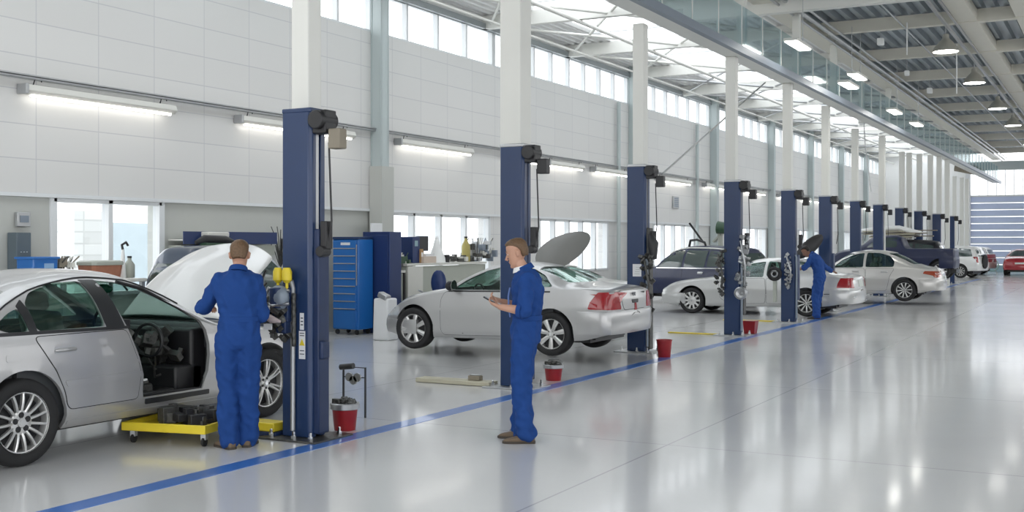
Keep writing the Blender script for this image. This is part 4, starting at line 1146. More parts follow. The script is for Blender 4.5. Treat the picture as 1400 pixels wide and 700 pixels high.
def car(name, label, cat, loc, rz, sp, paint, hollow=True, cutdoor=None, group=None):
    t = thing(name, loc, label, cat, group, rz)
    cs = CarShape(sp); me = cs.mesh(); wb = sp['wb']; r = sp['r']; ar = sp.get('arch', r + .06)
    groups = []
    def newc():
        q = MB(); groups.append(q); return q
    mbc = newc()
    for xx in (0, wb):
        for sd in (-1, 1):
            mbc.lathe([(.01, sd * .45), (ar, sd * .45), (ar, sd * 1.3), (.01, sd * 1.3)], (xx, 0, sp.get('archz', r + .0)), 'Y', 40)
    if hollow:
        mbc = newc()
        for k in ('side1', 'side2', 'side3'):
            if sp.get(k):
                pl = rpoly(sp[k], .05)
                for a, e in ((.25, 1.3), (-1.3, -.25)):
                    if not (cutdoor and a < 0 and k == 'side1'): mbc.prism(pl, a, e, 'XZ')
        mbc = newc()
        if sp.get('screen'): mbc.prism(rpoly(sp['screen'], .08), sp['screen_x'], sp['x1'] + 1, 'YZ')
        if sp.get('rear'): mbc.prism(rpoly(sp['rear'], .08), sp['x0'] - 1, sp['rear_x'], 'YZ')
    if cutdoor: newc().prism(cutdoor, -1.3, -.27, 'XZ')
    cms = []
    for q in groups:
        bmesh.ops.recalc_face_normals(q.bm, faces=q.bm.faces)
        cm = bpy.data.meshes.new('cut'); q.bm.to_mesh(cm); q.bm.free(); cms.append(cm)
    def mods(ob):
        so = ob.modifiers.new('s', 'SOLIDIFY'); so.thickness = .035; so.offset = -1
        out = []
        for cm in cms:
            co_ = bpy.data.objects.new('c', cm); COL.objects.link(co_); out.append(co_)
            bo = ob.modifiers.new('b', 'BOOLEAN'); bo.operation = 'DIFFERENCE'; bo.object = co_; bo.solver = 'EXACT'
        return out
    body = bake(me, mods)
    body.name = 'body'; body.shade_smooth(); body.set_sharp_from_angle(angle=math.radians(32))
    link_mesh('body', body, paint, t)
    # dark underside and wheel wells
    b = MB(); W = cs.W
    b.boxx((sp['x0'] + .35, -W + .22, .2), (sp['x1'] - .3, W - .22, sp.get('floor', .34)))
    b.boxx((-.42, -.45, .22), (.42, .45, .75)); b.boxx((wb - .42, -.45, .22), (wb + .42, .45, .72))
    b.boxx((sp['x0'] + .3, -W + .30, .24), (-.5, W - .30, .36))
    b.build('underbody', M['trim'], t)
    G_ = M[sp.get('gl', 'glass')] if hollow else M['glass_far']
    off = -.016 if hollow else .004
    for k in ('side1', 'side2', 'side3'):
        if sp.get(k):
            for v in 'LR':
                if cutdoor and v == 'R' and k == sp.get('open', 'side1'): continue
                pl = rpoly(sp[k], .05)
                # enlarge slightly so the edge sits under the frame
                cx = sum(p[0] for p in pl) / len(pl); cz = sum(p[1] for p in pl) / len(pl)
                kk = 1.02 if hollow else 1.0
                patch(cs, [(cx + (x - cx) * kk, cz + (z - cz) * kk) for x, z in pl], v, off, .004, .09, 'side_window', G_, t)
    if hollow:
        for k, v in (('screen', 'F'), ('rear', 'B')):
            if sp.get(k): patch(cs, rpoly(sp[k], .08), v, -.016, .004, .10, {'screen': 'windscreen', 'rear': 'rear_window'}[k], G_, t)
    else:
        for k, v in (('screen', 'F'), ('rear', 'B')):
            if sp.get(k): patch(cs, rpoly(sp[k], .08), v, .004, .006, .10, {'screen': 'windscreen', 'rear': 'rear_window'}[k], G_, t)
    # dark trim round the side glass and pillar
    for pl, v in sp.get('trims', []): patch(cs, rpoly(pl, .02), v, .003, .006, .07, 'window_trim', M['trim'], t)
    # interior
    if hollow:
        b = MB(); b.boxx((.0, -W + .13, .30), (wb - .62, W - .13, .34)); b.boxx((-.1, -W + .15, .3), (.0, W - .15, sp['beltz'] - .06)); b.boxx((sp['x0'] + .5, -W + .2, sp['beltz'] - .12), (.0, W - .2, sp['beltz'] - .08))
        b.build('cabin_floor', M['interior'], t)
        for sy in ((-1, 1) if not cutdoor else (1,)):
            seat(t, wb * .52, sy * .37, sp.get('seatz', .34))
        b = MB(); b.box((.38, 0, .42), (.5, 1.3, .24)); b.box((.10, 0, .75), (.16, 1.3, .56), Matrix.Rotation(-.25, 4, 'Y')); b.build('rear_bench', M['seat_cloth'], t, bevel=.05)
        b = MB(); b.boxx((wb - .80, -W + .14, sp['beltz'] - .30), (wb - .40, W - .14, sp['beltz'] - .03)); b.build('dashboard', M['interior'], t, bevel=.05)
        b = MB(); b.tube([(wb - .92, .37 + .18 * math.cos(a), sp['beltz'] - .08 + .18 * math.sin(a)) for a in [2 * PI * i / 20 for i in range(20)]], .015, 8, closed=True)
        b.tube([(wb - .92, .37, sp['beltz'] - .08), (wb - .7, .37, sp['beltz'] - .16)], .035, 8); b.tube([(wb - .92, .2, sp['beltz'] - .08), (wb - .92, .54, sp['beltz'] - .08)], .014, 6)
        b.build('steering_wheel', M['black'], t, smooth=60)
        for v in (-1, 1):
            if cutdoor and v < 0:
                MB().boxx((.0, v * (W - .12) - .02, .34), (cutdoor[0][0] - .15, v * (W - .12) + .02, sp['beltz'] - .04)).build('door_lining', M['interior'], t)
            else: MB().boxx((.0, v * (W - .12) - .02, .34), (wb - .55, v * (W - .12) + .02, sp['beltz'] - .04)).build('door_lining', M['interior'], t)
    bz = sp.get('bump', (.32, .64, .24, .50))
    bumper(t, cs, -1, bz[0], bz[1], paint); bumper(t, cs, 1, bz[2], bz[3], paint)
    # wheels
    ws = sp.get('wheels', ('ten', 'ten')); W2 = sp.get('track', W - .115)
    for sd in (-1, 1):
        wheel(t, 0, sd * W2, r, sd, ws[0]); wheel(t, wb, sd * W2, r, sd, ws[1], sp.get('steer', 0))
    return t, cs

def bumper(t, cs, end, z0, z1, m, span=78, out=.022):
    xe = cs.x0 + .65 if end < 0 else cs.x1 - .75
    pts = []
    for i in range(33):
        a = math.radians(-span + 2 * span * i / 32)
        d = Vector((math.cos(a) * end, math.sin(a), 0)); o = Vector((xe, 0, z1 + .03)) + d * 3
        h = cs.bvh.ray_cast(o, -d)[0]
        if h: pts.append(Vector((h.x, h.y, 0)))
    rg = []
    for i, p in enumerate(pts):
        tdir = (pts[min(i + 1, len(pts) - 1)] - pts[max(0, i - 1)]).normalized(); n = Vector((tdir.y, -tdir.x, 0)) * end
        if n.x * end < 0 and abs(n.x) > .3: n = -n
        k = min(1, min(i, len(pts) - 1 - i) / 2 + .15)
        sec = [(-.06, z1), (out * .5, z1 + .004), (out, z1 - .02), (out * 1.15, (z0 + z1) / 2), (out * .7, z0 + .05), (0, z0), (-.08, z0)]
        rg.append([p + n * (o_ * (k if o_ > 0 else 1)) + Vector((0, 0, z)) for o_, z in sec])
    b = MB(); b.rings(rg); return b.build({-1: 'rear_bumper', 1: 'front_bumper'}[end], m, t, smooth=40)

def seamed(t, cs, name, poly, view, paint, gap=.007, off=.005, rr=.04, res=.07):
    pl = rpoly(poly, rr)
    # outward offset for the dark gap
    n = len(pl); out = []
    cx = sum(p[0] for p in pl) / n; cz = sum(p[1] for p in pl) / n
    ar = sum(pl[i - 1][0] * pl[i][1] - pl[i][0] * pl[i - 1][1] for i in range(n)); sgn = 1 if ar > 0 else -1
    for i in range(n):
        a = Vector(pl[i - 1]); b = Vector(pl[(i + 1) % n]); d = b - a
        if d.length < 1e-6: out.append(pl[i]); continue
        d.normalize(); nn = Vector((d.y, -d.x)) * sgn
        out.append(tuple(Vector(pl[i]) + nn * gap))
    p = patch(cs, pl, view, off, .008, res, name, paint, t)
    patch(cs, out, view, off - .0035, .004, res, 'panel_gap', M['seam'], p)
    return p

def door_handle(t, cs, x, z, v, m, L=.19):
    sd = {'L': 1, 'R': -1}[v]
    h = cs.bvh.ray_cast(Vector((x, sd * 3, z)), Vector((0, -sd, 0)))[0]
    y = h.y
    patch(cs, rpoly([(x - L * .56, z - .03), (x + L * .56, z - .03), (x + L * .56, z + .03), (x - L * .56, z + .03)], .028), v, .0065, .003, .05, 'handle_recess', M['galv'], t)
    b = MB(); b.tube([(x - L / 2, y + sd * .008, z), (x - L / 2 + .02, y + sd * .03, z + .004), (x + L / 2 - .02, y + sd * .03, z + .004), (x + L / 2, y + sd * .008, z)], [.010, .014, .014, .010], 8)
    b.build('door_handle', m, t, smooth=60)

def mirror(t, cs, x, z, v, m):
    sd = {'L': 1, 'R': -1}[v]
    h = cs.bvh.ray_cast(Vector((x, sd * 3, z)), Vector((0, -sd, 0)))[0]
    y = h.y
    b = MB(); b.sphere((x - .02, y + sd * .16, z + .05), .115, 16, (.55, 1, .68)); o = b.build('wing_mirror', m, t, smooth=60)
    MB().tube([(x + .01, y - sd * .01, z), (x, y + sd * .1, z + .03)], [.03, .022], 10).build('mirror_arm', M['trim'], o, smooth=60)
    MB().lathe([(.004, 0), (.09, .0), (.09, .004), (.004, .004)], (x - .085, y + sd * .16, z + .05), 'X', 18).build('mirror_glass', M['chrome'], o)

# ------------------------------------------------------------------ CAR ONE: nearest, door taken off, bonnet up
A = G(30, 638); B_ = G(371, 571)
s1 = dict(wb=2.88, x0=-1.12, x1=3.72, W=.905, r=.345, arch=.405, archz=.35, beltz=1.02, tum=.36, n=3.4,
    top=[(-1.12, .90), (-.98, 1.02), (-.62, 1.07), (-.45, 1.12), (.0, 1.35), (.35, 1.47), (.85, 1.53), (1.25, 1.505), (1.55, 1.41), (1.95, 1.19), (2.28, 1.01), (2.8, .95), (3.3, .84), (3.62, .72), (3.72, .62)],
    belt=[(-1.12, .84), (-.62, .97), (0, 1.015), (1, 1.02), (1.95, .99), (2.28, .945), (2.8, .88), (3.3, .77), (3.62, .65), (3.72, .56)],
    sill=[(-1.12, .30), (-.6, .24), (.3, .24), (2.5, .22), (3.4, .20), (3.72, .24)],
    side1=[(1.02, 1.04), (1.98, 1.03), (1.80, 1.14), (1.42, 1.34), (1.15, 1.41), (.93, 1.43)],
    side2=[(.16, 1.05), (.86, 1.045), (.80, 1.43), (.50, 1.42), (.24, 1.35), (.13, 1.26)],
    side3=[(-.22, 1.10), (-.12, 1.055), (.10, 1.05), (.07, 1.24), (-.05, 1.20)],
    screen=[(-.74, 1.0), (.74, 1.0), (.56, 1.43), (-.56, 1.43)], screen_x=1.42,
    rear=[(-.62, 1.14), (.62, 1.14), (.50, 1.41), (-.50, 1.41)], rear_x=.1,
    wheels=('multi', 'twin'), seatz=.34, steer=0, open='side1')
cut1 = [(1.22, .40), (1.95, .40), (2.02, .55), (2.05, .80), (2.03, .94), (1.97, 1.03), (1.80, 1.14), (1.60, 1.25), (1.42, 1.34), (1.15, 1.41), (.95, 1.43), (1.00, 1.25), (1.09, 1.0), (1.16, .80), (1.22, .60)]
c1, cs1 = car('silver_saloon', 'nearest silver saloon with its front door removed and bonnet raised', 'car', (A.x - .905 + .04, A.y, 0), PI / 2, s1, M['silver'], True, cut1)
seamed(c1, cs1, 'rear_door', [(.12, 1.005), (.30, .72), (.40, .52), (.42, .40), (1.16, .40), (1.19, .62), (1.13, .80), (1.06, 1.005)], 'R', M['silver'], rr=.05)
seamed(c1, cs1, 'rear_door', [(.12, 1.005), (.30, .72), (.40, .52), (.42, .40), (1.16, .40), (1.19, .62), (1.13, .80), (1.06, 1.005)], 'L', M['silver'], rr=.05)
seamed(c1, cs1, 'front_door', [(1.09, 1.005), (1.16, .80), (1.2, .62), (1.18, .40), (2.0, .40), (2.06, .6), (2.05, .955)], 'L', M['silver'], rr=.05)
patch(cs1, rpoly([(.40, .585), (1.185, .59), (1.185, .64), (.375, .635)], .012), 'R', .016, .012, .08, 'rubbing_strip', M['silver'], c1)
for v in 'R':
    patch(cs1, rpoly([(.86, 1.02), (1.06, 1.02), (.955, 1.435), (.79, 1.44)], .01), v, .003, .006, .06, 'door_pillar', M['trim'], c1)
    patch(cs1, rpoly([(.09, 1.03), (.165, 1.03), (.13, 1.30), (.055, 1.25)], .01), v, .003, .006, .06, 'quarter_pillar', M['trim'], c1)
    patch(cs1, rpoly([(-.26, 1.03), (1.09, 1.012), (1.09, 1.035), (-.26, 1.058)], .005), v, .005, .008, .06, 'waist_moulding', M['trim'], c1)
door_handle(c1, cs1, .40, .885, 'R', M['silver'], .2); 
patch(cs1, rpoly([(-.16, .83), (-.02, .83), (-.02, .885), (-.16, .885)], .02), 'R', .004, .006, .05, 'fuel_flap', M['silver'], c1)
# yellow reflection-free sill and jack strip
patch(cs1, rpoly([(.42, .27), (2.48, .25), (2.5, .29), (.42, .31)], .01), 'R', .006, .01, .08, 'sill_moulding', M['silver'], c1)
patch(cs1, rpoly([(1.24, .34), (2.03, .34), (2.03, .385), (1.24, .385)], .01), 'R', .010, .014, .08, 'door_step', M['trim'], c1)
# roof gutter strip
b = MB(); pts = []
for i in range(18):
    x = -.40 + i * .13
    zz = cs1.top(x) - .075 - .01 * abs(x - .9)
    h = cs1.bvh.ray_cast(Vector((x, -3, zz)), Vector((0, 1, 0)))[0]
    if h: pts.append(h + Vector((0, -.002, .004)))
b.tube(pts, .007, 6); b.build('roof_moulding', M['trim'], c1, smooth=60)
# door frame trims round the opening
b = MB(); b.tube([(1.10, -.80, 1.02), (1.17, -.86, .82), (1.225, -.88, .6), (1.23, -.87, .42), (1.95, -.87, .40), (2.04, -.86, .55), (2.07, -.85, .82), (2.04, -.82, .97), (1.97, -.79, 1.05), (1.78, -.74, 1.16), (1.42, -.665, 1.345), (1.15, -.64, 1.415)], .014, 8); b.build('door_seal', M['black'], c1, smooth=60)
# stripped dashboard, footwell and odds and ends
b = MB(); b.boxx((1.75, -.76, .34), (2.10, .76, .62)); b.boxx((1.95, -.76, .34), (2.2, .76, .95)); b.build('bulkhead', M['black'], c1, bevel=.03)
b = MB(); r = random.Random(12)
for i in range(34):
    p = (r.uniform(1.62, 1.9), r.uniform(-.72, -.1), r.uniform(.66, .93))
    b.box(p, (r.uniform(.04, .14), r.uniform(.04, .16), r.uniform(.03, .10)), Matrix.Rotation(r.uniform(0, 3), 4, Vector((r.random(), r.random(), 1)).normalized()))
for i in range(8):
    a = Vector((r.uniform(1.62, 1.8), r.uniform(-.75, -.2), r.uniform(.6, .9))); b.tube([a, a + Vector((.05, r.uniform(-.1, .1), -.12)), a + Vector((.15, r.uniform(-.2, .2), -.1))], .012, 6)
b.build('exposed_wiring', M['grime'], c1, bevel=.005)
b = MB(); b.tube([(1.62, -.55 + .17 * math.cos(a), .86 + .15 * math.sin(a)) for a in [2 * PI * i / 22 for i in range(22)]], .016, 8, closed=True); b.build('instrument_ring', M['trim'], c1, smooth=60)
MB().boxx((1.42, -.74, .36), (1.75, .2, .42)).build('footwell_mat', M['black'], c1, bevel=.01)
b = MB(); b.tube([(1.86, -.02, 1.30), (1.80, -.02, 1.36)], .01, 6); o = b.build('mirror_stalk', M['black'], c1)
b = MB(); b.sphere((1.50, -.10, 1.33), .06, 14, (.35, 2.0, .75)); b.build('rear_view_mirror', mat('green_mirror', (.01, .09, .05), .15), c1, smooth=60)
MB().boxx((1.02, -.82, 1.0), (1.15, -.76, 1.09)).build('belt_anchor', M['black'], c1, bevel=.01)
t = thing('engine_part', (A.x - .33, A.y + 1.32, .385), 'grey cast machine part on the door sill of the nearest silver car', 'machine part')
t.location = (A.x - .24, A.y + 1.40, .345)
b = MB(); b.box((0, 0, .07), (.20, .22, .14)); b.tube([(0, -.12, .12), (0, .12, .14)], [.06, .045], 14); b.build('casting', M['grime'], t, bevel=.02)
MB().tube([(.10, -.02, .05), (.125, -.02, .05)], .045, 16).build('dark_port', M['black'], t, smooth=50); MB().box((0, .02, .17), (.1, .14, .03)).build('bright_bracket', M['chrome'], t, bevel=.006)
# open bonnet hinged at the scuttle
patch(cs1, rpoly([(2.25, -.70), (3.5, -.62), (3.5, .62), (2.25, .70)], .08), 'T', .004, .006, .1, 'engine_bay', M['bay'], c1)
b = bmesh.new(); N1, N2 = 16, 20; Lh = 1.12
ang = math.radians(39)
rows = []
for i in range(N1 + 1):
    u = i / N1; row = []
    for j in range(N2 + 1):
        v = -1 + 2 * j / N2
        halfw = .76 - .10 * u - .14 * max(0, u - .75) ** 1.2
        d = Lh * u * (1 - .03) - .10 * (v * v) * u + .10 * (1 - v * v) * (1 if u > .5 else u * 2)
        y = halfw * v
        bulge = .05 * math.sin(PI * min(1, u * 1.1) * .9) + .045 * (1 - v ** 4) - .11 * max(0, u - .7) ** 1.3
        bulge += .012 * math.exp(-((abs(v) - .55 - .1 * (1 - u)) / .05) ** 2)
        X = 2.50 + d * math.cos(ang) - bulge * math.sin(ang); Z = .98 + d * math.sin(ang) + bulge * math.cos(ang)
        row.append(b.verts.new((X, y, Z)))
    rows.append(row)
for i in range(N1):
    for j in range(N2): b.faces.new((rows[i][j], rows[i][j + 1], rows[i + 1][j + 1], rows[i + 1][j]))
bmesh.ops.recalc_face_normals(b, faces=b.faces)
me = bpy.data.meshes.new('bonnet'); b.to_mesh(me); b.free()
def m1(ob):
    s_ = ob.modifiers.new('s', 'SOLIDIFY'); s_.thickness = .022; s_.offset = 0
    u = ob.modifiers.new('u', 'SUBSURF'); u.levels = 1
me = bake(me, m1); me.shade_smooth(); me.set_sharp_from_angle(angle=math.radians(40)); link_mesh('bonnet', me, M['bonnet_lit'], c1)
for sy in (-1, 1):
    MB().tube([(2.75, sy * .66, .90), (2.50 + .75 * math.cos(ang) + .04, sy * .66, 1.0 + .75 * math.sin(ang))], .012, 8).build('gas_strut', M['black'], c1, smooth=60)
# lamps and bumper at the rear
for sy in (-1, 1): patch(cs1, rpoly([(sy * .84, .68), (sy * .52, .70), (sy * .52, .88), (sy * .80, .90)], .03), 'B', .006, .01, .06, 'tail_lamp', M['red_lens'], c1)

# ------------------------------------------------------------------ CAR TWO: silver saloon seen from its rear left
s2 = dict(wb=2.42, x0=-.90, x1=2.92, W=.86, r=.325, arch=.375, archz=.33, beltz=.93, tum=.40, n=3.0, tail=.08, bowr=.05, bowf=.2, taper=.05,
    top=[(-.90, 1.0), (-.82, 1.03), (-.45, 1.05), (-.28, 1.07), (.10, 1.24), (.42, 1.34), (.85, 1.385), (1.2, 1.34), (1.5, 1.20), (1.88, .97), (2.2, .91), (2.55, .83), (2.80, .70), (2.92, .56)],
    belt=[(-.90, .94), (-.5, .985), (.0, .97), (.5, .935), (1.3, .92), (1.9, .89), (2.3, .82), (2.6, .73), (2.82, .60), (2.92, .48)],
    sill=[(-.90, .34), (-.45, .24), (0, .22), (1.9, .20), (2.6, .19), (2.92, .24)],
    side1=[(.78, .955), (1.72, .945), (1.52, 1.10), (1.22, 1.24), (.98, 1.30), (.78, 1.315)],
    side2=[(-.02, 1.02), (.70, .975), (.70, 1.315), (.42, 1.275), (.18, 1.18)],
    side3=None, gl='glass',
    screen=[(-.62, .96), (.62, .96), (.50, 1.29), (-.50, 1.29)], screen_x=1.15,
    rear=[(-.62, 1.08), (.62, 1.08), (.48, 1.31), (-.48, 1.31)], rear_x=.35,
    wheels=('star', 'star'), seatz=.28, floor=.3, track=.755, bump=(.34, .67, .24, .46))
K2 = .09
def at2(px, Y): q = onY(px, 333, Y); return q.x
YN = 14.98
xr, xf = at2(752, YN), at2(564, YN)
s2['wb'] = xr - xf
c2, cs2 = car('silver_saloon', 'silver saloon seen side on behind the man with the phone', 'car', (xr, YN + .86, K2), PI, s2, M['silver'])
# local +y points to world -Y here: the visible side is the left side ('L')
for v in 'LR':
    fd = seamed(c2, cs2, 'front_door', [(.74, .925), (.70, .6), (.74, .36), (.80, .27), (1.86, .25), (1.90, .35), (1.90, .80), (1.84, .91)], v, M['silver'], rr=.05)
    seamed(c2, cs2, 'rear_quarter_panel', [(.12, .925), (.36, .72), (.45, .45), (.48, .28), (.73, .27), (.68, .6), (.70, .925)], v, M['silver'], gap=.005, rr=.04)
    patch(cs2, rpoly([(.66, .93), (.80, .93), (.80, 1.325), (.69, 1.325)], .01), v, .003, .006, .06, 'door_pillar', M['trim'], c2)
    patch(cs2, rpoly([(.02, .935), (1.78, .915), (1.78, .935), (.02, .957)], .005), v, .005, .007, .06, 'waist_moulding', M['trim'], c2)
door_handle(c2, cs2, .98, .82, 'L', M['chrome'], .2); mirror(c2, cs2, 1.68, .96, 'L', M['black'])
# tail
def tailset(t, cs, z0, z1, w0, w1, yo, lens=None, bz=.66):
    for sy in (-1, 1):
        patch(cs, rpoly([(sy * w1, z0), (sy * w0, z0), (sy * (w0 + .07), z1), (sy * w1, z1 - .02)], .035), 'B', .010, .014, .05, 'tail_lamp', lens or M['red_lens'], t)
tailset(c2, cs2, .70, .94, .50, .84, 0)
for v in 'L':
    patch(cs2, rpoly([(-.97, .70), (-.60, .705), (-.63, .80), (-.74, .95), (-.97, .95)], .03), v, .009, .013, .05, 'tail_lamp_side', M['red_lens'], c2)
seamed(c2, cs2, 'boot_lid', [(-.40, .69), (.40, .69), (.50, .92), (.48, .965), (-.48, .965), (-.50, .92)], 'B', M['silver'], rr=.04)
patch(cs2, rpoly([(-.11, .775), (.11, .775), (.13, .83), (-.13, .83)], .02), 'B', .010, .012, .04, 'boot_handle', M['black'], c2)
patch(cs2, rpoly([(-.04, .67), (.04, .67), (.035, .775), (-.035, .775)], .01), 'B', .012, .014, .04, 'boot_lock', M['red_lens'], c2)
h = cs2.bvh.ray_cast(Vector((-5, 0, .90)), Vector((1, 0, 0)))[0]
text('V90', .085, M['letter'], c2, (h.x - .018, 0.05, .905), (PI / 2, 0, -PI / 2), 'badge')
for v in 'LR': patch(cs2, rpoly([(2.72, .52), (2.98, .50), (2.96, .62), (2.74, .66)], .03), v, .006, .008, .05, 'headlamp', M['clear_lens'], c2)
# lift arms carrying it
la = MB(); la.boxx((-1.75, -.05, .0), (-.2, .05, .10)); o = la.build('lift_support_arm', M['post_dark'], None, loc=(POSTS[2].x, POSTS[2].y - .25, .02)); 
bpy.data.objects.remove(o)

# grey car behind it: mostly its raised bonnet and rear screen show
s2b = dict(s2); s2b['wb'] = 2.6; s2b['side3'] = None; s2b['wheels'] = ('steel', 'steel')
cb, csb = car('grey_saloon', 'grey saloon hidden behind the second silver saloon, with an oval bonnet standing up', 'car', (at2(826, 19.0) - .85, 20.0, .0), PI + .0, s2b, M['silver3'], True)
q = atD(770, 341, 18.7)
lp = Matrix.Rotation(-PI, 3, 'Z') @ (q - cb.location)
b = bmesh.new(); N = 36; ringsN = 8
R1, R2 = .50, .27
cen = b.verts.new((0, 0, .05)); prev = None
for k in range(1, ringsN + 1):
    rr = k / ringsN; row = []
    for j in range(N):
        a = 2 * PI * j / N
        ee = (1 + .10 * math.cos(a) - .10 * math.cos(2 * a) * 0)
        row.append(b.verts.new((R1 * rr * math.cos(a), R2 * rr * math.sin(a) * (1.05 - .2 * math.cos(a)), .05 * (1 - rr ** 2))))
    if prev is None:
        for j in range(N): b.faces.new((cen, row[j], row[(j + 1) % N]))
    else:
        for j in range(N): b.faces.new((prev[j], row[j], row[(j + 1) % N], prev[(j + 1) % N]))
    prev = row
me = bpy.data.meshes.new('bonnet'); b.to_mesh(me); b.free()
def m2(ob):
    s_ = ob.modifiers.new('s', 'SOLIDIFY'); s_.thickness = .025
me = bake(me, m2); me.shade_smooth(); me.set_sharp_from_angle(angle=math.radians(50))
ob = link_mesh('bonnet', me, M['bonnet_grey'], cb)
ob.location = lp
# plane of the panel faces the viewer, long axis rising to the right
right = Vector((CT, ST, 0)); upv = Vector((0, 0, 1)); fw = Vector((-ST, CT, 0))
ax = (right * math.cos(.50) + upv * math.sin(.50)).normalized(); nz_ = (-fw * .80 + upv * .6).normalized(); ay = nz_.cross(ax).normalized(); nz_ = ax.cross(ay)
Rw = Matrix((ax, ay, nz_)).transposed()
ob.rotation_euler = (Matrix.Rotation(-PI, 3, 'Z') @ Rw).to_euler()
st = MB().tube([lp + Matrix.Rotation(-PI, 3, 'Z') @ (-ax * .35), Vector((lp.x + .45, lp.y + .1, .95))], .012, 8); st.build('bonnet_stay', M['black'], cb, smooth=60)

# ------------------------------------------------------------------ CAR THREE
A3 = G(1102, 433)
s3 = dict(wb=2.87, x0=-1.02, x1=3.60, W=.875, r=.32, arch=.375, archz=.325, beltz=.90, tum=.42, n=3.0, bowr=.06, bowf=.16,
    top=[(-1.02, .98), (-.94, 1.01), (-.62, 1.03), (-.42, 1.06), (.0, 1.23), (.4, 1.34), (.9, 1.40), (1.35, 1.36), (1.7, 1.20), (2.1, .96), (2.5, .90), (3.1, .82), (3.5, .72), (3.66, .58)],
    belt=[(-1.02, .92), (-.6, .955), (.4, .92), (1.4, .90), (2.1, .88), (2.6, .82), (3.1, .74), (3.5, .62), (3.66, .5)],
    sill=[(-1.02, .36), (-.5, .26), (0, .22), (2.2, .20), (3.2, .19), (3.66, .26)],
    side1=[(1.05, .93), (1.98, .92), (1.72, 1.12), (1.40, 1.26), (1.05, 1.31)],
    side2=[(.18, .97), (.98, .95), (.98, 1.32), (.55, 1.28), (.30, 1.17)], side3=None,
    screen=[(-.62, .96), (.62, .96), (.5, 1.30), (-.5, 1.30)], screen_x=1.3,
    rear=[(-.6, 1.07), (.6, 1.07), (.48, 1.31), (-.48, 1.31)], rear_x=.4, wheels=('ten', 'cap'), seatz=.3)
c3, cs3 = car('silver_saloon', 'light silver saloon the stooping man leans on, upright red tail lamp', 'car', (A3.x, A3.y + .875 - .02, 0), PI, s3, M['silver2'])
for v in 'L':
    seamed(c3, cs3, 'front_door', [(1.01, .90), (.98, .6), (1.0, .3), (1.9, .27), (2.12, .4), (2.16, .78), (2.08, .885)], v, M['silver2'], rr=.05)
    seamed(c3, cs3, 'rear_door', [(.14, .905), (.36, .72), (.44, .45), (.48, .30), (.97, .30), (.95, .6), (.98, .90)], v, M['silver2'], rr=.05)
    patch(cs3, rpoly([(-1.2, .56), (-.42, .54), (-.42, .555), (-1.2, .575)], .004), v, .004, .008, .07, 'bumper_seam', M['seam'], c3)
tailset(c3, cs3, .70, .93, .64, .82, 0)
patch(cs3, rpoly([(-1.05, .70), (-.72, .70), (-.74, .80), (-.80, .93), (-1.05, .93)], .02), 'L', .009, .013, .05, 'tail_lamp_side', M['red_lens'], c3)
patch(cs3, rpoly([(-.24, .72), (.24, .72), (.24, .88), (-.24, .88)], .02), 'B', .012, .016, .06, 'licence_plate', M['plate'], c3)
patch(cs3, rpoly([(-.76, .47), (.76, .47), (.76, .50), (-.76, .50)], .01), 'B', .024, .014, .1, 'bumper_moulding', M['chrome'], c3)
# its bonnet stands open like a dark wedge
o = MB(); o.rings([[(x, y, z) for x, y, z in ((2.1, -.6, 1.0), (2.1, .6, 1.0), (2.12, .6, 1.03), (2.12, -.6, 1.03))], [(x, y, z) for x, y, z in ((1.75, -.55, 1.38), (1.75, .55, 1.38), (1.77, .55, 1.41), (1.77, -.55, 1.41))]])
o.build('scuttle_cover', M['trim'], c3, bevel=.01)

# ------------------------------------------------------------------ CAR FOUR: silver saloon at an angle further on
def car_at_px(pr, pf, D0, zr, r):
    a = atD(pr, 333, D0); return a
s4 = dict(wb=2.62, x0=-.86, x1=3.42, W=.87, r=.32, arch=.37, archz=.33, beltz=.93, tum=.40, n=3.0, tail=.2, bowr=.10,
    top=[(-.86, .86), (-.80, .94), (-.45, 1.0), (-.25, 1.06), (.15, 1.28), (.5, 1.42), (1.0, 1.47), (1.45, 1.42), (1.8, 1.24), (2.15, 1.0), (2.5, .93), (2.95, .84), (3.3, .70), (3.42, .58)],
    belt=[(-.86, .80), (-.4, .91), (.4, .94), (1.4, .92), (2.1, .89), (2.5, .82), (2.95, .73), (3.3, .60), (3.42, .48)],
    sill=[(-.86, .36), (-.4, .25), (0, .22), (2.2, .2), (3.0, .19), (3.42, .26)],
    side1=[(1.15, .96), (2.02, .94), (1.78, 1.16), (1.46, 1.32), (1.15, 1.385)],
    side2=[(.30, .98), (1.08, .965), (1.08, 1.39), (.70, 1.37), (.42, 1.29), (.28, 1.14)], side3=None,
    screen=[(-.62, .98), (.62, .98), (.5, 1.36), (-.5, 1.36)], screen_x=1.4,
    rear=[(-.6, 1.06), (.6, 1.06), (.48, 1.37), (-.48, 1.37)], rear_x=.5, wheels=('ten', 'ten'), seatz=.3)
D4 = 32.3
ra = atD(1236, 333, D4); fa = atD(1136, 333, D4 + .95); 
dv = Vector((fa.x - ra.x, fa.y - ra.y, 0)); s4['wb'] = min(2.7, max(2.4, dv.length)); ang4 = math.atan2(dv.y, dv.x)
nrm = Vector((-dv.y, dv.x, 0)).normalized(); 
if nrm.y < 0: nrm = -nrm
loc4 = Vector((ra.x, ra.y, .10)) + nrm * .87
c4, cs4 = car('silver_saloon', 'pale silver saloon with orange brown tail lamp parked beyond the stooping man', 'car', loc4, ang4, s4, M['silver3'])
seamed(c4, cs4, 'front_door', [(1.11, .93), (1.08, .6), (1.1, .3), (1.95, .27), (2.1, .4), (2.12, .8), (2.05, .91)], 'L', M['silver3'], rr=.05)
seamed(c4, cs4, 'rear_door', [(.28, .93), (.40, .72), (.46, .45), (.5, .30), (1.07, .30), (1.05, .6), (1.07, .93)], 'L', M['silver3'], rr=.05)
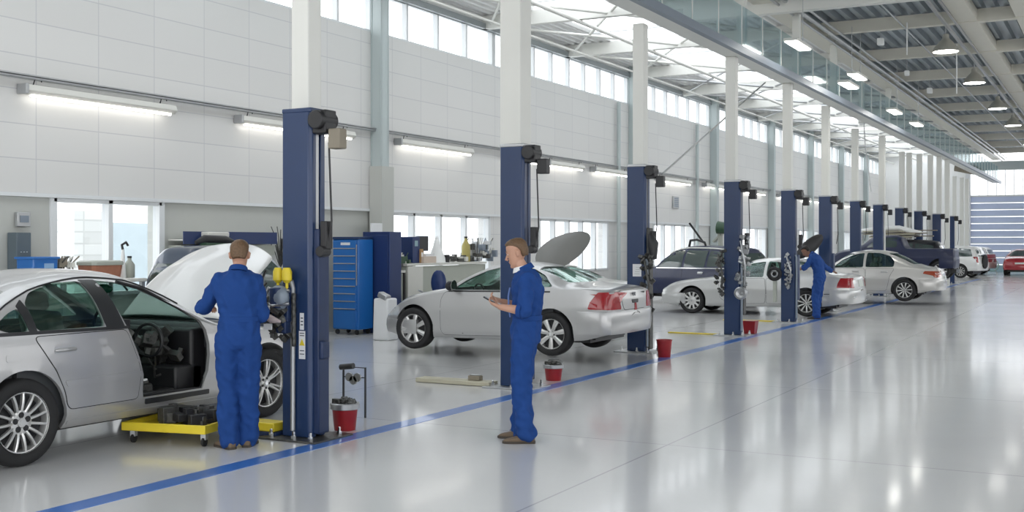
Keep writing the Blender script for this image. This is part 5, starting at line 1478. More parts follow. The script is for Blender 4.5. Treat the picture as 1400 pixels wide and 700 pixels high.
for x in (.55, 1.35): door_handle(c4, cs4, x, .84, 'L', M['silver3'], .18)
for sy in (-1, 1): patch(cs4, rpoly([(sy * .82, .68), (sy * .45, .74), (sy * .50, .86), (sy * .80, .86)], .03), 'B', .008, .012, .05, 'tail_lamp', M['amber_lens'], c4)
patch(cs4, rpoly([(-.95, .70), (-.50, .80), (-.55, .87), (-.92, .86)], .02), 'L', .007, .011, .05, 'tail_lamp_side', M['amber_lens'], c4)
patch(cs4, rpoly([(-.2, .60), (.2, .60), (.2, .72), (-.2, .72)], .02), 'B', .012, .016, .06, 'licence_plate', M['plate'], c4)
# ------------------------------------------------------------------ the vehicles further back
suv = dict(bump=(.38, .98, .32, .72), wb=2.65, x0=-.85, x1=3.45, W=.90, r=.35, arch=.40, archz=.36, beltz=1.05, tum=.26, n=4.2, tail=.16, bowr=.06, bowf=.14, taper=.05,
    top=[(-.85, 1.30), (-.76, 1.52), (-.55, 1.62), (.2, 1.68), (1.0, 1.69), (1.5, 1.62), (1.9, 1.38), (2.2, 1.12), (2.6, 1.04), (3.1, .95), (3.38, .80), (3.45, .66)],
    belt=[(-.85, 1.02), (0, 1.04), (1.2, 1.03), (2.1, 1.0), (2.5, .95), (3.0, .85), (3.38, .68), (3.45, .58)],
    sill=[(-.85, .42), (0, .32), (2.2, .30), (3.0, .28), (3.45, .34)],
    side1=[(1.10, 1.08), (2.02, 1.06), (1.75, 1.34), (1.45, 1.53), (1.10, 1.56)], side2=[(.22, 1.09), (1.02, 1.08), (1.02, 1.56), (.22, 1.55)], side3=[(-.62, 1.12), (.14, 1.10), (.14, 1.55), (-.48, 1.48)],
    screen=[(-.68, 1.12), (.68, 1.12), (.56, 1.54), (-.56, 1.54)], rear=[(-.66, 1.12), (.66, 1.12), (.56, 1.48), (-.56, 1.48)], wheels=('ten', 'ten'))
def suv_at(name, lab, px, D, ang, paint, sc=1.0, hollow=False, wheels=('ten', 'ten'), corner='near_rear', dz=0, cat='car'):
    q = atD(px, 333, D); q.z = 0
    d = Vector((math.cos(ang), math.sin(ang), 0)); n = Vector((-d.y, d.x, 0))
    # q is the near rear corner of the body; near side is the left side when heading away to the left
    loc = q + d * (-suv['x0'] * sc) - n * (.90 * sc) * (1 if n.dot(Vector((ST * -1, CT, 0))) < 0 else -1)
    sp = dict(suv); sp['wheels'] = wheels
    t, cs = car(name, lab, cat, (loc.x, loc.y, dz), ang, sp, paint, hollow)
    t.scale = (sc, sc, sc)
    return t, cs
cbl, csn = suv_at('estate_car', 'dark navy estate car with white roof rails behind the bonnet of the light silver saloon', 1001, 30.8, math.radians(156), M['navy_paint'])
for v in 'LR':
    b = MB(); sd = {'L': 1, 'R': -1}[v]
    pts = []
    for i in range(20):
        x = -.66 + i * .125; zz = csn.top(x) - .075
        h = csn.bvh.ray_cast(Vector((x, sd * 3, zz)), Vector((0, -sd, 0)))[0]
        if h: pts.append(h + Vector((0, sd * .01, .01)))
    b.tube(pts, .022, 8); b.build('roof_rail', M['white_steel'], cbl, smooth=60)
    patch(csn, rpoly([(-.7, 1.05), (2.1, 1.03), (2.1, 1.055), (-.7, 1.08)], .005), v, .006, .008, .08, 'waist_moulding', M['chrome'], cbl)
    door_handle(cbl, csn, .35, .93, v, M['chrome'], .18)
    seamed(cbl, csn, 'door', [(1.06, 1.04), (1.04, .7), (1.06, .42), (1.95, .40), (2.08, .6), (2.08, 1.02)], v, M['navy_paint'], rr=.05)
b = MB(); b.tube([(1.3, .3, 1.66), (1.25, .3, 1.84), (1.0, .3, 1.86), (.7, .3, 1.78), (.65, .3, 1.66)], .035, 8); b.build('roof_handle', M['black'], cbl, smooth=60)

# open workshop hatch / bonnet panels sticking up behind it
q = atD(957, 333, 35.6)
t = thing('tilted_panel', (q.x, q.y, 0), 'grey folding metal panels standing up behind the navy estate car', 'panel')
for i, (a, e, w) in enumerate((((-.35, 0, 2.4), (.1, 0, 1.8), .05), ((1.1, 0, 2.45), (.45, 0, 1.8), .22), ((.75, 0, 0), (.65, 0, 2.1), .35))):
    b = MB(); A_, E_ = Vector(a), Vector(e); d = (E_ - A_)
    b.box((A_ + E_) / 2, (w, .06, d.length), d.to_track_quat('Z', 'Y').to_matrix().to_4x4()); b.build(['rail', 'flap', 'column'][i], [M['black'], M['bench_grey'], M['bench_grey']][i], t, bevel=.01)
b = MB(); b.tube([(.62, -.15, 2.25), (1.15, -.15, 2.2)], [.2, .15], 14); b.build('hose_drum', M['green'], t, smooth=50)

# dark raised bonnet behind the stooping man
q = atD(1107, 337, 28.6)
t = thing('dark_bonnet', (q.x, q.y, q.z), 'black bonnet panel raised behind the head of the stooping man', 'bonnet')
ax = (right * math.cos(.72) + upv * math.sin(.72)).normalized(); nzz = (-fw * .9 + upv * .35 + right * .2); nzz = (nzz - ax * nzz.dot(ax)).normalized(); ayy = nzz.cross(ax)
R_ = Matrix((ax, ayy, nzz)).transposed().to_4x4()
b = MB(); N = 26
def el(z, k): return [R_.to_3x3() @ Vector((.42 * k * math.cos(2 * PI * j / N), .17 * k * math.sin(2 * PI * j / N), z)) for j in range(N)]
b.rings([el(-.02, 1), el(.0, 1.02), el(.03, .9), el(.05, .5)]); b.build('panel', M['black'], t, smooth=50)
b = MB(); b.tube([(-.02, .02, -.1), (.02, .0, -.27)], .02, 8); b.build('prop', M['post_dark'], t, smooth=60)

dsu, csd = suv_at('dark_van', 'dark grey people carrier with a loaded roof behind the pale silver saloon', 1289, 40.9, math.radians(180), M['black_paint'], 1.0); dsu.scale = (1, 1, 1.13)
t = thing('roof_load', (dsu.location.x - 1.1, dsu.location.y + .0, 1.13 * 1.69), 'beige boards and tubes piled on the roof of the dark people carrier', 'roof load', rz=math.radians(180))
r = random.Random(9)
for i in range(9):
    MB().box((r.uniform(-.4, .3), r.uniform(-.5, .5), .05 + i * .035), (r.uniform(1.4, 2.6), r.uniform(.1, .3), .04), Matrix.Rotation(r.uniform(-.1, .1), 4, 'Z')).build('board', [M['bench'], M['tan'], M['brownish']][i % 3], t, bevel=.005)
MB().tube([(-1.1, .2, .2), (-.3, .1, .42), (.4, .2, .40), (1.1, .2, .28)], .10, 12).build('rolled_sheet', M['clear_light'], t, smooth=60)

pk = dict(bump=(.40, .78, .32, .66), wb=2.9, x0=-.42, x1=3.7, W=.90, r=.33, arch=.40, archz=.34, beltz=1.05, tum=.2, n=4.5, tail=.02, bowr=.02, bowf=.14, taper=.01,
    top=[(-.42, 1.08), (1.05, 1.09), (1.15, 1.15), (1.3, 1.46), (1.6, 1.55), (2.1, 1.52), (2.5, 1.28), (2.75, 1.1), (3.2, 1.02), (3.6, .85), (3.7, .66)],
    belt=[(-.42, 1.05), (1.1, 1.06), (2.6, 1.0), (3.2, .92), (3.6, .7), (3.7, .58)], sill=[(-.42, .42), (0, .34), (2.2, .32), (3.3, .30), (3.7, .36)],
    side1=[(1.42, 1.12), (2.45, 1.10), (2.2, 1.34), (1.95, 1.44), (1.42, 1.46)], screen=[(-.68, 1.12), (.68, 1.12), (.56, 1.44), (-.56, 1.44)], wheels=('cap', 'cap'))
_s = suv; suv = pk
dpk, csp = suv_at('pickup_truck', 'navy pickup truck raised on a low lift behind the pale silver saloon', 1303, 38.6, math.radians(182), M['navy_paint'], wheels=('cap', 'cap'), dz=.5)
suv = _s
t = thing('scissor_lift', (dpk.location.x - 1.4, dpk.location.y, 0), 'low dark scissor lift holding up the navy pickup truck', 'car lift')
MB().boxx((-.9, -.55, 0), (.9, .55, .04)).build('base', M['post_dark'], t); MB().boxx((-.9, -.55, .58), (.9, .55, .64)).build('platform', M['post_dark'], t)
for sy in (-.45, .45):
    for k in (-1, 1): MB().tube([(-.75 * k, sy, .05), (.75 * k, sy, .58)], .035, 8).build('cross_arm', M['steel'], t, smooth=60)
wsu, csw = suv_at('white_estate', 'white estate car parked right behind the navy panel van', 1335, 57, math.radians(166), M['white_paint'], .98)
for sy in (-1, 1): patch(csw, rpoly([(sy * .84, .80), (sy * .70, .80), (sy * .70, 1.10), (sy * .82, 1.10)], .03), 'B', .01, .014, .06, 'tail_lamp', M['red_lens'], wsu)
jeep, csj = suv_at('white_jeep', 'small white car with a red rear panel at the far end of the row', 1348, 63, math.radians(166), M['white_paint'], .95)
patch(csj, rpoly([(-.7, .75), (.7, .75), (.7, 1.2), (-.7, 1.2)], .05), 'B', .012, .016, .1, 'rear_panel', M['red_plastic'], jeep)
b = MB(); b.lathe([(.24, -.02), (.36, -.08), (.37, -.1), (.37, -.14), (.24, -.16), (.01, -.16)], (-.85, 0, .85), 'X', 24); b.build('spare_wheel', M['rubber'], wsu, smooth=40)
# red car seen from behind
q = atD(1394, 333, 61.5); s5 = dict(s4); s5['wheels'] = ('ten', 'ten'); s5['x0'] = -.86
c5, cs5 = car('red_hatchback', 'small dark red car standing alone at the far end before the roller door', 'car', (q.x, q.y + .9, 0), PI / 2 + .03, s5, M['red_paint'], False)
patch(cs5, rpoly([(-.26, .56), (.26, .56), (.26, .72), (-.26, .72)], .02), 'B', .012, .016, .06, 'licence_plate', M['plate'], c5)
for sy in (-1, 1): patch(cs5, rpoly([(sy * .8, .70), (sy * .45, .72), (sy * .48, .84), (sy * .78, .84)], .03), 'B', .01, .014, .06, 'tail_lamp', M['red_lens'], c5)
# hose reel by the far door
q = atD(1356, 333, 66)
t = thing('hose_reel', (q.x, q.y, 0), 'pale green coiled hose on a stand near the roller door', 'hose')
b = MB()
for k in range(3): b.tube([(.35 * math.cos(a), .05 * k, .5 + .35 * math.sin(a)) for a in [2 * PI * i / 24 for i in range(24)]], .03, 8, closed=True)
b.build('hose', mat('pale_green_hose', (.35, .55, .48), .5), t, smooth=60)
b = MB(); b.tube([(-.3, .05, 0), (0, .05, .5), (.3, .05, 0)], .03, 8); b.build('stand', M['steel'], t, smooth=60)

# dark pick-up seen over the roof of the nearest car, against the grey wall
q = onX(262, 333, WX + 1.2)
sp = dict(suv); sp['top'] = [(-.85, 1.45), (-.8, 1.62), (-.6, 1.72), (.2, 1.76), (1.0, 1.76), (1.5, 1.68), (1.9, 1.42), (2.2, 1.18), (2.6, 1.12), (3.1, 1.05), (3.38, .9), (3.45, .76)]
t, cs = car('parked_van', 'dark blue grey van parked by the grey wall behind the raised bonnet', 'car', (WX + 1.35, onX(192, 333, WX + 1.3).y + 1.15, 0), PI / 2, sp, mat('slate_car_paint', (.05, .07, .11), .3, .3, 1.0), False)
t.scale = (.72, .72, .98)
b = MB(); b.tube([(-.6, -.35, .0), (-.35, -.35, .06), (.3, -.35, .05), (.6, -.35, .0)], [.03, .06, .06, .03], 10); b.tube([(.1, -.35, .04), (.3, .1, .06)], .04, 8)
o = b.build('roof_bar', M['black'], t, loc=(.1, 0, 1.80), smooth=60)
# ================================================================== PEOPLE
def ell(c, a, b, fa, fb, n=20):
    """ellipse ring round c with half axes a along fa and b along fb"""
    return [Vector(c) + fa * (a * math.cos(2 * PI * k / n)) + fb * (b * math.sin(2 * PI * k / n)) for k in range(n)]

def limb(mb, pts, rads, n=16, flat=1.0):
    """tapered limb with rounded ends; rads may hold (r1, r2)"""
    P = [Vector(p) for p in pts]
    # densify with a Catmull-Rom like blend of the radii
    Q, R = [], []
    for i in range(len(P) - 1):
        k = 5
        for j in range(k):
            t = j / k; Q.append(P[i].lerp(P[i + 1], t)); R.append(rads[i] + (rads[i + 1] - rads[i]) * t)
    Q.append(P[-1]); R.append(rads[-1])
    d0 = (Q[0] - Q[1]).normalized(); d1 = (Q[-1] - Q[-2]).normalized()
    q0 = [Q[0] + d0 * R[0] * f for f in (.85, .5)]; r0 = [R[0] * .45, R[0] * .85]
    q1 = [Q[-1] + d1 * R[-1] * f for f in (.5, .85)]; r1 = [R[-1] * .85, R[-1] * .45]
    mb.tube(q0 + Q + q1, r0 + R + r1, n)

def voxel(mb, vs, smooth_it=4, sf=.5):
    bmesh.ops.recalc_face_normals(mb.bm, faces=mb.bm.faces)
    me = bpy.data.meshes.new('b'); mb.bm.to_mesh(me); mb.bm.free()
    def mods(ob):
        r = ob.modifiers.new('r', 'REMESH'); r.mode = 'VOXEL'; r.voxel_size = vs; r.use_smooth_shade = True
        s_ = ob.modifiers.new('s', 'SMOOTH'); s_.iterations = smooth_it; s_.factor = sf
    return bake(me, mods)

def head(mb, c, yaw, pitch, s=1.0):
    """head centred at c, local +y is the face; returns its matrix"""
    R = Matrix.Rotation(yaw, 3, 'Z') @ Matrix.Rotation(pitch, 3, 'X')
    rings_ = []
    # z, half width, front y, back y
    for z, w, f, bk in ((-.118, .018, .062, .035), (-.112, .035, .078, .018), (-.095, .048, .088, -.01), (-.07, .057, .090, -.035), (-.04, .064, .089, -.065), (-.01, .069, .088, -.085), (.02, .072, .086, -.094), (.05, .075, .088, -.098), (.08, .073, .080, -.094), (.10, .064, .062, -.08), (.115, .045, .040, -.055), (.122, .018, .012, -.02)):
        cy = (f + bk) / 2; hy = (f - bk) / 2
        rings_.append([Vector(c) + R @ (Vector((w * math.cos(a) * (abs(math.cos(a)) ** -.12 if abs(math.cos(a)) > .05 else 1), cy + hy * math.sin(a), z)) * s) for a in [2 * PI * k / 24 for k in range(24)]])
    mb.rings(rings_)
    def H(x, y, z): return Vector(c) + R @ (Vector((x, y, z)) * s)
    # nose, brow, lips, chin, ears
    mb.tube([H(0, .083, .022), H(0, .098, .0), H(0, .113, -.024), H(0, .098, -.036)], [.007 * s, .009 * s, .0135 * s, .009 * s], 10)
    mb.tube([H(-.04, .078, .030), H(0, .088, .030), H(.04, .078, .030)], .009 * s, 8)
    mb.tube([H(-.02, .084, -.055), H(0, .094, -.053), H(.02, .084, -.055)], .0065 * s, 8)
    mb.tube([H(-.017, .082, -.066), H(0, .091, -.067), H(.017, .082, -.066)], .0065 * s, 8)
    mb.sphere(H(0, .078, -.098), .020 * s, 12)
    for sx in (-1, 1):
        mb.tube([H(sx * .070, -.004, -.035), H(sx * .080, -.010, -.012), H(sx * .083, -.016, .012), H(sx * .074, -.010, .026)], [.008 * s, .012 * s, .014 * s, .009 * s], 10)
        mb.sphere(H(sx * .081, -.014, -.004), .031 * s, 14, (.35, .62, 1.05), R)
    return R, H

def hand(mb, wrist, d, palm_n, s=1.0, curl=.5, side=1):
    """palm along d, palm facing palm_n; five fingers"""
    d = Vector(d).normalized(); pn = Vector(palm_n); pn = (pn - d * pn.dot(d)).normalized(); w = d.cross(pn).normalized() * side
    W = Vector(wrist)
    rg = []
    for t, hw, th in ((-.01, .026, .020), (.02, .032, .019), (.05, .040, .017), (.08, .041, .015), (.092, .038, .012)):
        rg.append(ell(W + d * t * s, hw * s, th * s, w, pn, 14))
    mb.rings(rg)
    tips = []
    for i, (off, L, r) in enumerate(((-.030, .070, .0085), (-.010, .080, .0090), (.011, .076, .0088), (.030, .060, .0078))):
        b = W + (d * .085 + w * off) * s
        a = curl * (1 + .12 * i)
        p = [b - d * .01 * s]; dd = d.copy(); q = b
        for seg, k in ((.45, .6), (.30, 1.0), (.25, .9)):
            dd = (dd * math.cos(a * k) + pn * math.sin(a * k)).normalized() if False else (Matrix.Rotation(a * k, 3, dd.cross(pn).normalized()) @ dd)
            q = q + dd * L * seg * s; p.append(q)
        mb.tube(p, [r * s * 1.1, r * s * 1.05, r * s, r * s * .7], 8); tips.append(q)
    b = W + (d * .025 - w * .030) * s
    p = [b, b + (d * .032 - w * .022 + pn * .012) * s, b + (d * .058 - w * .022 + pn * .026) * s, b + (d * .075 - w * .012 + pn * .034) * s]
    mb.tube(p, [.013 * s, .012 * s, .010 * s, .007 * s], 8)
    return tips

def wrinkle(me, amp, seed, zones=()):
    off = Vector((seed * 3.1, seed * 1.7, 0))
    me.update()
    ns = [v.normal.copy() for v in me.vertices]
    for v, n_ in zip(me.vertices, ns):
        p = v.co
        q = Vector((p.x * 9, p.y * 9, p.z * 4.2)) + off
        a = noise.noise(q); b = noise.noise(Vector((p.x * 16 + p.z * 6, p.y * 16 - p.z * 5, p.z * 14)) + off)
        k = 1.0
        for z0, z1, m in zones:
            if z0 < p.z < z1: k = m
        r = (1 - abs(a) * 2.2)
        v.co = p + n_ * amp * k * (max(-1, r) * .55 + b * .8)

def shoe(parent, ank, yaw, m, s=1.0, lab=None):
    R = Matrix.Rotation(yaw, 3, 'Z')
    def T(v): return Vector((ank[0], ank[1], 0)) + R @ Vector(v) * s
    b = MB(); rg = []
    for y, w, h in ((-.075, .020, .055), (-.065, .034, .072), (-.03, .039, .085), (.02, .040, .082), (.07, .044, .068), (.12, .049, .055), (.16, .047, .046), (.19, .036, .036), (.205, .018, .026)):
        rg.append([T((w * math.cos(a), y, .018 + max(0, (h - .018)) * (.5 + .5 * math.sin(a)) if math.sin(a) > -.2 else .016)) for a in [2 * PI * k / 18 for k in range(18)]])
    b.rings(rg); o = b.build('shoe', m, parent, smooth=60, sub=1)
    b = MB(); pl = []
    for y, w in ((-.08, .02), (-.07, .036), (-.03, .042), (.02, .042), (.07, .047), (.12, .052), (.16, .050), (.19, .040), (.212, .018)): pl.append((w, y))
    pl = pl + [(-w, y) for w, y in reversed(pl)]
    A_ = [T((x, y, .0)) for x, y in pl]; B2 = [T((x, y, .02)) for x, y in pl]
    b.rings([A_, B2]); b.build('sole', M['sole'], o)
    b = MB()
    for k in range(4): b.tube([T((-.02, .035 + k * .02, .088 - k * .006)), T((0, .04 + k * .02, .092 - k * .006)), T((.02, .035 + k * .02, .088 - k * .006))], .003 * s, 5)
    b.build('laces', M['sole'], o)
    return o

def person(label, loc, rz, J, H=1.80, skin=None, cloth=None, hairm=None, sleeves=('short', 'short'), hands=None, headrot=(0, 0), seed=1, torso_w=.20, shoe_m=None, group=None, eyes=True, hairstyle='short'):
    """J: joint positions in the person's own frame (x right, y forward, z up)"""
    t = thing('person', loc, label, 'person', group, rz)
    s = H / 1.80
    V = {k: Vector(v) for k, v in J.items()}
    sh = (V['shR'] - V['shL']); shd = sh.normalized(); hipd = (V['hipR'] - V['hipL']).normalized()
    spine = [V['pelvis'], V['waist'], V['chest'], V['neckb']]
    def torso(mb, g):
        prof = [(V['pelvis'] - Vector((0, 0, .09)) * s, .150, .105, hipd), (V['pelvis'], .160, .118, hipd), (V['pelvis'].lerp(V['waist'], .5), .154, .114, hipd), (V['waist'], .143, .106, hipd),
                (V['waist'].lerp(V['chest'], .5), .166, .118, shd), (V['chest'], .188, .126, shd), (V['chest'].lerp(V['neckb'], .45), .190, .115, shd), (V['chest'].lerp(V['neckb'], .75), .150, .090, shd), (V['neckb'], .075, .062, shd)]
        rg = []
        for i, (c, a, b_, dd) in enumerate(prof):
            nx = prof[min(i + 1, len(prof) - 1)][0] - prof[max(0, i - 1)][0]; nx.normalize()
            r_ = (dd - nx * dd.dot(nx)).normalized(); f_ = nx.cross(r_)
            rg.append(ell(c, (a + g) * s, (b_ + g) * s, r_, f_, 24))
        mb.rings(rg)
    # ---- skin body
    b = MB(); torso(b, -.028)
    for sd in 'LR':
        limb(b, [V['hip' + sd], V['knee' + sd], V['ank' + sd]], [.078 * s, .052 * s, .036 * s])
        limb(b, [V['sh' + sd], V['elb' + sd]], [.030 * s, .034 * s], 14)
        limb(b, [V['elb' + sd], V['elb' + sd].lerp(V['wr' + sd], .35), V['wr' + sd]], [.034 * s, .041 * s, .026 * s], 14)
        b.sphere(V['ank' + sd] + Vector((0, .03, -.045)), .034 * s, 12, (.9, 1.8, .7))
    limb(b, [V['neckb'] - Vector((0, 0, .03)), V['head'] + Vector((0, 0, -.06))], [.060 * s, .054 * s], 16)
    R, Hf = head(b, V['head'], headrot[0], headrot[1], s)
    for sd in 'LR':
        hd = (hands or {}).get(sd)
        if hd: hand(b, V['wr' + sd], hd['d'], hd['n'], s, hd.get('curl', .5), hd.get('side', 1 if sd == 'R' else -1))
    me = voxel(b, .0045, 3, .5)
    link_mesh('body', me, skin, t)
    # ---- overalls
    b = MB(); torso(b, .014)
    cut = {}
    for sd in 'LR':
        h, k, a = V['hip' + sd], V['knee' + sd], V['ank' + sd]
        limb(b, [h, h.lerp(k, .5), k, k.lerp(a, .5), a + Vector((0, .0, -.012))], [.104 * s, .096 * s, .084 * s, .080 * s, .080 * s], 18)
        # crisp hem
        e, w_, S_ = V['elb' + sd], V['wr' + sd], V['sh' + sd]
        S_ = S_ + (V['neckb'] - S_) * .10; limb(b, [S_, S_.lerp(e, .5)], [.060 * s, .066 * s], 16)
        if sleeves[0 if sd == 'L' else 1] == 'short':
            b.tube([S_.lerp(e, .4), e.lerp(S_, .10), e, e.lerp(w_, .12), e.lerp(w_, .22)], [.064 * s, .062 * s, .062 * s, .060 * s, .062 * s], 16); b.sphere(e, .064 * s, 14)
        else:
            b.tube([S_.lerp(e, .4), e, e.lerp(w_, .5), e.lerp(w_, .92)], [.070 * s, .062 * s, .054 * s, .048 * s], 16)
    b.sphere(V['pelvis'] - Vector((0, 0, .03)), .15 * s, 18, (1.12, .85, .9))
    for sd in 'LR':
        b.tube([V['neckb'] - Vector((0, 0, .035)) * s, V['neckb'].lerp(V['sh' + sd], .55) - Vector((0, 0, .012)), V['sh' + sd] - Vector((0, 0, .0))], [.050 * s, .058 * s, .066 * s], 14)
    me = voxel(b, .009 * s, 9, .6)
    wrinkle(me, .019, seed, ((V['waist'].z - .05, V['waist'].z + .02, .6), (0, .32, 1.4)))
    me.shade_smooth()
    cl = link_mesh('overalls', me, cloth, t)
    # waist band, collar
    bb = MB(); wv = V['waist'] + Vector((0, 0, -.035)); rg = []
    for dz in (-.022, .022):
        rg.append(ell(wv + Vector((0, 0, dz)), .170 * s, .132 * s, hipd, Vector((-hipd.y, hipd.x, 0)), 30))
    rg2 = []
    for dz in (.022, -.022): rg2.append(ell(wv + Vector((0, 0, dz)), (.152 * s), .116 * s, hipd, Vector((-hipd.y, hipd.x, 0)), 30))
    bb.rings(rg + rg2, loop=True); bb.build('waistband', cloth, cl, smooth=40, bevel=.004)
    nb = V['neckb']; hd_ = (V['head'] - nb).normalized(); rr = (shd - hd_ * shd.dot(hd_)).normalized(); ff = hd_.cross(rr)
    c0 = nb + hd_ * .005; bb = MB()
    def cr(z, k, kk): return ell(c0 + hd_ * z, .078 * s * k, .076 * s * kk, rr, ff, 26)
    bb.rings([cr(-.015, 1.12, 1.12), cr(.030, .98, 1.0), cr(.036, .93, .95), cr(.028, .88, .90), cr(-.01, .85, .85)]); bb.build('collar', cloth, cl, smooth=50)
    for sd in 'LR':
        e, w_ = V['elb' + sd], V['wr' + sd]
        if sleeves[0 if sd == 'L' else 1] == 'short':
            d = (w_ - e).normalized(); c = e + (w_ - e) * .21; u_ = d.orthogonal().normalized(); v_ = d.cross(u_)
            bb = MB(); bb.rings([ell(c - d * .03 * s, .072 * s, .072 * s, u_, v_, 20), ell(c + d * .014 * s, .070 * s, .070 * s, u_, v_, 20), ell(c + d * .014 * s, .060 * s, .060 * s, u_, v_, 20), ell(c - d * .03 * s, .06 * s, .06 * s, u_, v_, 20)], loop=True)
            bb.build('cuff', cloth, cl, smooth=40, bevel=.003)
    # back pleats / pocket flaps
    for sx in (-1, 1):
        p = V['pelvis'] + hipd * sx * .085 * s + Vector((0, -.128 * s, -.05))
    # ---- hair
    b = MB(); n = 26
    hr = []
    for z, w, f, bk in ((-.045, .058, -.03, -.090), (-.02, .070, -.018, -.100), (.01, .0765, -.022, -.1065), (.04, .0785, .004, -.1085), (.062, .080, .045, -.108), (.082, .0785, .074, -.104), (.102, .070, .084, -.092), (.122, .050, .060, -.068), (.134, .022, .022, -.03)):
        cy = (f + bk) / 2; hy = (f - bk) / 2
        hr.append([Hf(w * math.cos(a), cy + hy * math.sin(a), z) for a in [2 * PI * k / n for k in range(n)]])
    b.rings(hr)
    bmesh.ops.subdivide_edges(b.bm, edges=b.bm.edges[:], cuts=1, use_grid_fill=True)
    for v in b.bm.verts:
        v.co += (v.co - V['head']).normalized() * (.004 * noise.noise(v.co * 60))
    b.build('hair', hairm, t, smooth=70)
    if eyes:
        for sx in (-1, 1):
            b = MB(); b.sphere(Hf(sx * .029, .0745, .012), .0080 * s, 12); b.build('eye', M['paper'], t, smooth=60)
            b = MB(); b.sphere(Hf(sx * .029, .0800, .009), .0042 * s, 10); b.build('iris', M['hair_black'], t, smooth=60)
            b = MB(); b.tube([Hf(sx * .016, .090, .036), Hf(sx * .032, .089, .041), Hf(sx * .048, .078, .036)], [.003, .0045, .003], 6); b.build('eyebrow', hairm, t, smooth=60)
    for sd in 'LR':
        shoe(t, V['ank' + sd], J.get('toe' + sd, 0) if not isinstance(J.get('toe' + sd, 0), (tuple, Vector)) else 0, shoe_m or M['shoe'], s)
    return t, V, Hf

# joints default: standing
def stand(**k):
    J = dict(pelvis=(0, 0, .96), waist=(0, .0, 1.12), chest=(0, .0, 1.33), neckb=(0, -.01, 1.51), head=(0, .02, 1.675),
             hipL=(-.09, 0, .92), hipR=(.09, 0, .92), kneeL=(-.10, .02, .50), kneeR=(.10, .02, .50), ankL=(-.10, 0, .09), ankR=(.10, 0, .09),
             shL=(-.185, 0, 1.435), shR=(.185, 0, 1.435), elbL=(-.25, -.03, 1.15), elbR=(.25, -.03, 1.15), wrL=(-.24, .12, .92), wrR=(.24, .12, .92))
    J.update(k); return J
# toes keyed by float are popped before Vectors are made
_person = person
def person(label, loc, rz, J, **k):
    toes = {a: J.pop(a) for a in list(J) if a.startswith('toe')}
    JJ = dict(J)
    global _toes; _toes = toes
    return _person(label, loc, rz, JJ, **k)
_shoe = shoe
def shoe(parent, ank, yaw, m, s=1.0, lab=None):
    side = 'toeL' if ank[0] < (shoe.mid if hasattr(shoe, 'mid') else 0) else 'toeR'
    return _shoe(parent, ank, _toes.get(side, 0), m, s)

# MAN ONE, back to the viewer, leaning into the car
g1 = G(325, 613)
heading = TH + math.radians(6)
J = stand(pelvis=(.01, .0, .98), waist=(.01, .02, 1.14), chest=(0, .045, 1.34), neckb=(-.005, .07, 1.51), head=(0, .13, 1.650),
          shL=(-.17, .05, 1.425), shR=(.16, .05, 1.42), elbL=(-.305, .12, 1.205), wrL=(-.31, .36, 1.19), elbR=(.195, .05, 1.14), wrR=(.12, .24, 1.10),
          hipL=(-.09, .0, .93), hipR=(.10, .0, .93), kneeL=(-.085, .03, .50), kneeR=(.085, .05, .50), ankL=(-.075, .0, .09), ankR=(.075, .10, .09), toeL=.65, toeR=-.15)
m1_, V1, H1 = person('man in blue overalls with his back to us, leaning over the nearest silver car', (g1.x, g1.y, 0), heading, J, H=1.80, skin=M['skin'], cloth=M['overall'], hairm=M['hair'],
       hands={'L': dict(d=(.25, .9, -.1), n=(0, 0, -1), curl=.45), 'R': dict(d=(-.2, .9, -.1), n=(-.2, 0, -1), curl=.6)}, headrot=(0, -.28), seed=2, eyes=False)

# MAN TWO, in profile, looking at a small phone
g2 = G(714, 603)
heading = TH + math.radians(82)
J = stand(pelvis=(0, -.03, .97), waist=(0, -.045, 1.13), chest=(0, -.05, 1.34), neckb=(0, -.03, 1.515), head=(0, .045, 1.665),
          shL=(-.18, -.065, 1.44), shR=(.18, -.045, 1.44), elbL=(-.225, -.055, 1.165), wrL=(-.155, .175, 1.195), elbR=(.22, -.02, 1.165), wrR=(.09, .19, 1.23),
          hipL=(-.09, -.02, .92), hipR=(.09, -.02, .92), kneeL=(-.10, .0, .50), kneeR=(.10, .02, .50), ankL=(-.10, -.05, .09), ankR=(.13, .03, .09), toeL=.12, toeR=-.1)
m2_, V2, H2 = person('man in blue overalls standing in profile on the open floor, looking at a phone', (g2.x, g2.y, 0), heading, J, H=1.80, skin=M['skin'], cloth=M['overall'], hairm=M['hair'],
       hands={'L': dict(d=(.40, .85, .30), n=(.3, -.2, 1), curl=.55), 'R': dict(d=(-.45, .85, .30), n=(-.3, -.3, .8), curl=.6)}, headrot=(0, -.33), seed=5)
# white shirt collar
b = MB(); c = Vector((0, .012, 1.525)); 
b.rings([ell(c + Vector((0, .0, z)), a, a * 1.02, Vector((1, 0, 0)), Vector((0, .97, -.26)), 22) for z, a in ((-.02, .072), (.022, .066), (.024, .060), (-.02, .062))], loop=True)
b.build('shirt_collar', M['shirt'], m2_, smooth=50)
b = MB(); b.tube([(-.03, .105, 1.36), (-.045, .118, 1.28), (-.05, .112, 1.18), (-.05, .10, 1.10)], .008, 8); b.build('zip_edge', mat('pale_blue_piping', (.12, .20, .45), .7), m2_, smooth=60)
hp = V2['wrL'] + Vector((.055, .10, .045))
Rm = Matrix.Rotation(heading, 3, 'Z')
w = Vector((g2.x, g2.y, 0)) + Rm @ (V2['wrL'] * 1.0 + Vector((.045, .105, .06)))
t = thing('phone', w, 'small black phone held by the man standing in profile', 'phone', rz=heading)
b = MB(); b.box((0, 0, 0), (.055, .11, .011), Matrix.Rotation(.5, 4, 'X')); b.build('case', M['black'], t, bevel=.004)
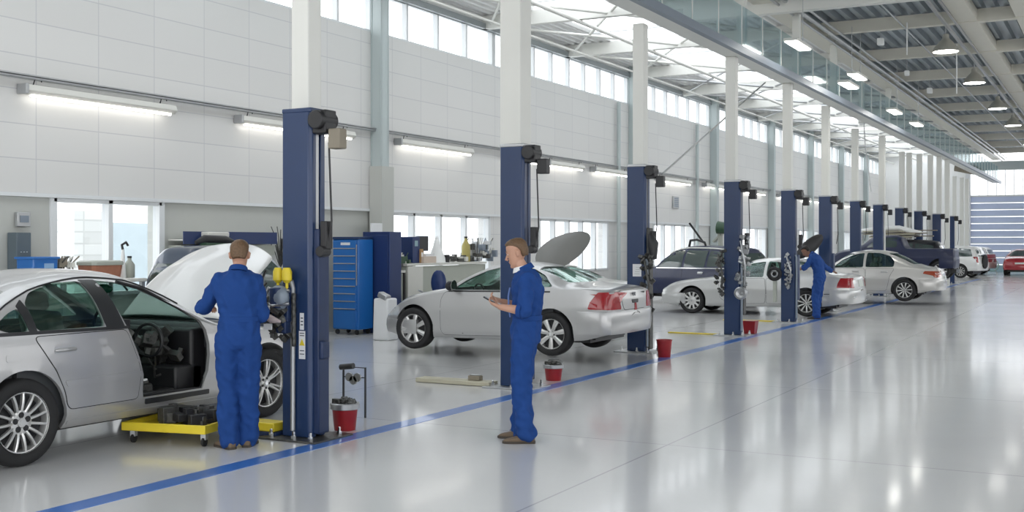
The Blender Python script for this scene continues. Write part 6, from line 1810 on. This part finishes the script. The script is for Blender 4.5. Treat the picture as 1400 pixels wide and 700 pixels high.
b = MB(); b.box((0, -.003, .0065), (.048, .085, .002), Matrix.Rotation(.5, 4, 'X')); b.build('screen', M['rail_grey'], t)

# MAN THREE, stooping over the further silver saloon
g3 = atD(1116, 333, 26.35); g3.z = 0
heading = TH + math.radians(58)
J = stand(pelvis=(0, -.08, .97), waist=(0, -.06, 1.14), chest=(0, .0, 1.34), neckb=(.0, .10, 1.49), head=(.0, .24, 1.57),
          shL=(-.19, .03, 1.43), shR=(.19, .05, 1.43), elbL=(-.25, .18, 1.20), wrL=(-.20, .42, 1.13), elbR=(.30, -.12, 1.20), wrR=(.40, -.34, 1.04),
          hipL=(-.08, -.07, .92), hipR=(.08, -.07, .92), kneeL=(-.08, .0, .50), kneeR=(.08, -.02, .50), ankL=(-.07, -.03, .09), ankR=(.07, .02, .09), toeL=.1, toeR=-.1)
J['elbR'] = (.34, -.10, 1.20); J['wrR'] = (.52, -.22, 1.10)
m3_, V3, H3 = person('dark haired man in blue overalls stooping over the further silver saloon', (g3.x, g3.y, 0), heading, J, H=1.80, skin=M['skin_dark'], cloth=M['overall2'], hairm=M['hair_black'],
       hands={'L': dict(d=(.1, .95, -.2), n=(0, 0, -1), curl=.4), 'R': dict(d=(.8, -.4, -.2), n=(0, 0, -1), curl=.3)}, headrot=(0, -.75), seed=9, shoe_m=M['trim'], sleeves=('short', 'long'))
# ================================================================== camera and light
cam = bpy.data.cameras.new('camera'); co = bpy.data.objects.new('camera', cam); COL.objects.link(co)
co.location = (0, 0, CAMH); co.rotation_euler = (PI / 2, 0, TH)
cam.sensor_width = 36; cam.lens = 36 * FPX / 1400; cam.shift_y = -17 / 1400; cam.clip_end = 300; cam.clip_start = .1
SC.camera = co
w = bpy.data.worlds.new('sky'); SC.world = w; w.use_nodes = True
nt = w.node_tree; bg = nt.nodes['Background']
tc = nt.nodes.new('ShaderNodeTexCoord'); sp = nt.nodes.new('ShaderNodeSeparateXYZ'); rmp = nt.nodes.new('ShaderNodeValToRGB')
nt.links.new(tc.outputs['Generated'], sp.inputs[0]); nt.links.new(sp.outputs[2], rmp.inputs[0])
rmp.color_ramp.elements[0].position = 0.0; rmp.color_ramp.elements[0].color = (1, 1, 1, 1)
rmp.color_ramp.elements[1].position = 0.9; rmp.color_ramp.elements[1].color = (.93, .97, 1, 1)
nt.links.new(rmp.outputs[0], bg.inputs[0]); bg.inputs[1].default_value = 2.3
SC.view_settings.view_transform = 'Standard'; SC.view_settings.look = 'None'
SC.view_settings.exposure = 0.22; SC.view_settings.gamma = 1
SC.view_settings.use_curve_mapping = False
try:
    SC.cycles.max_bounces = 8; SC.cycles.diffuse_bounces = 5; SC.cycles.glossy_bounces = 4; SC.cycles.transparent_max_bounces = 12
    SC.cycles.use_denoising = True
    SC.cycles.sample_clamp_indirect = 6
except Exception: pass
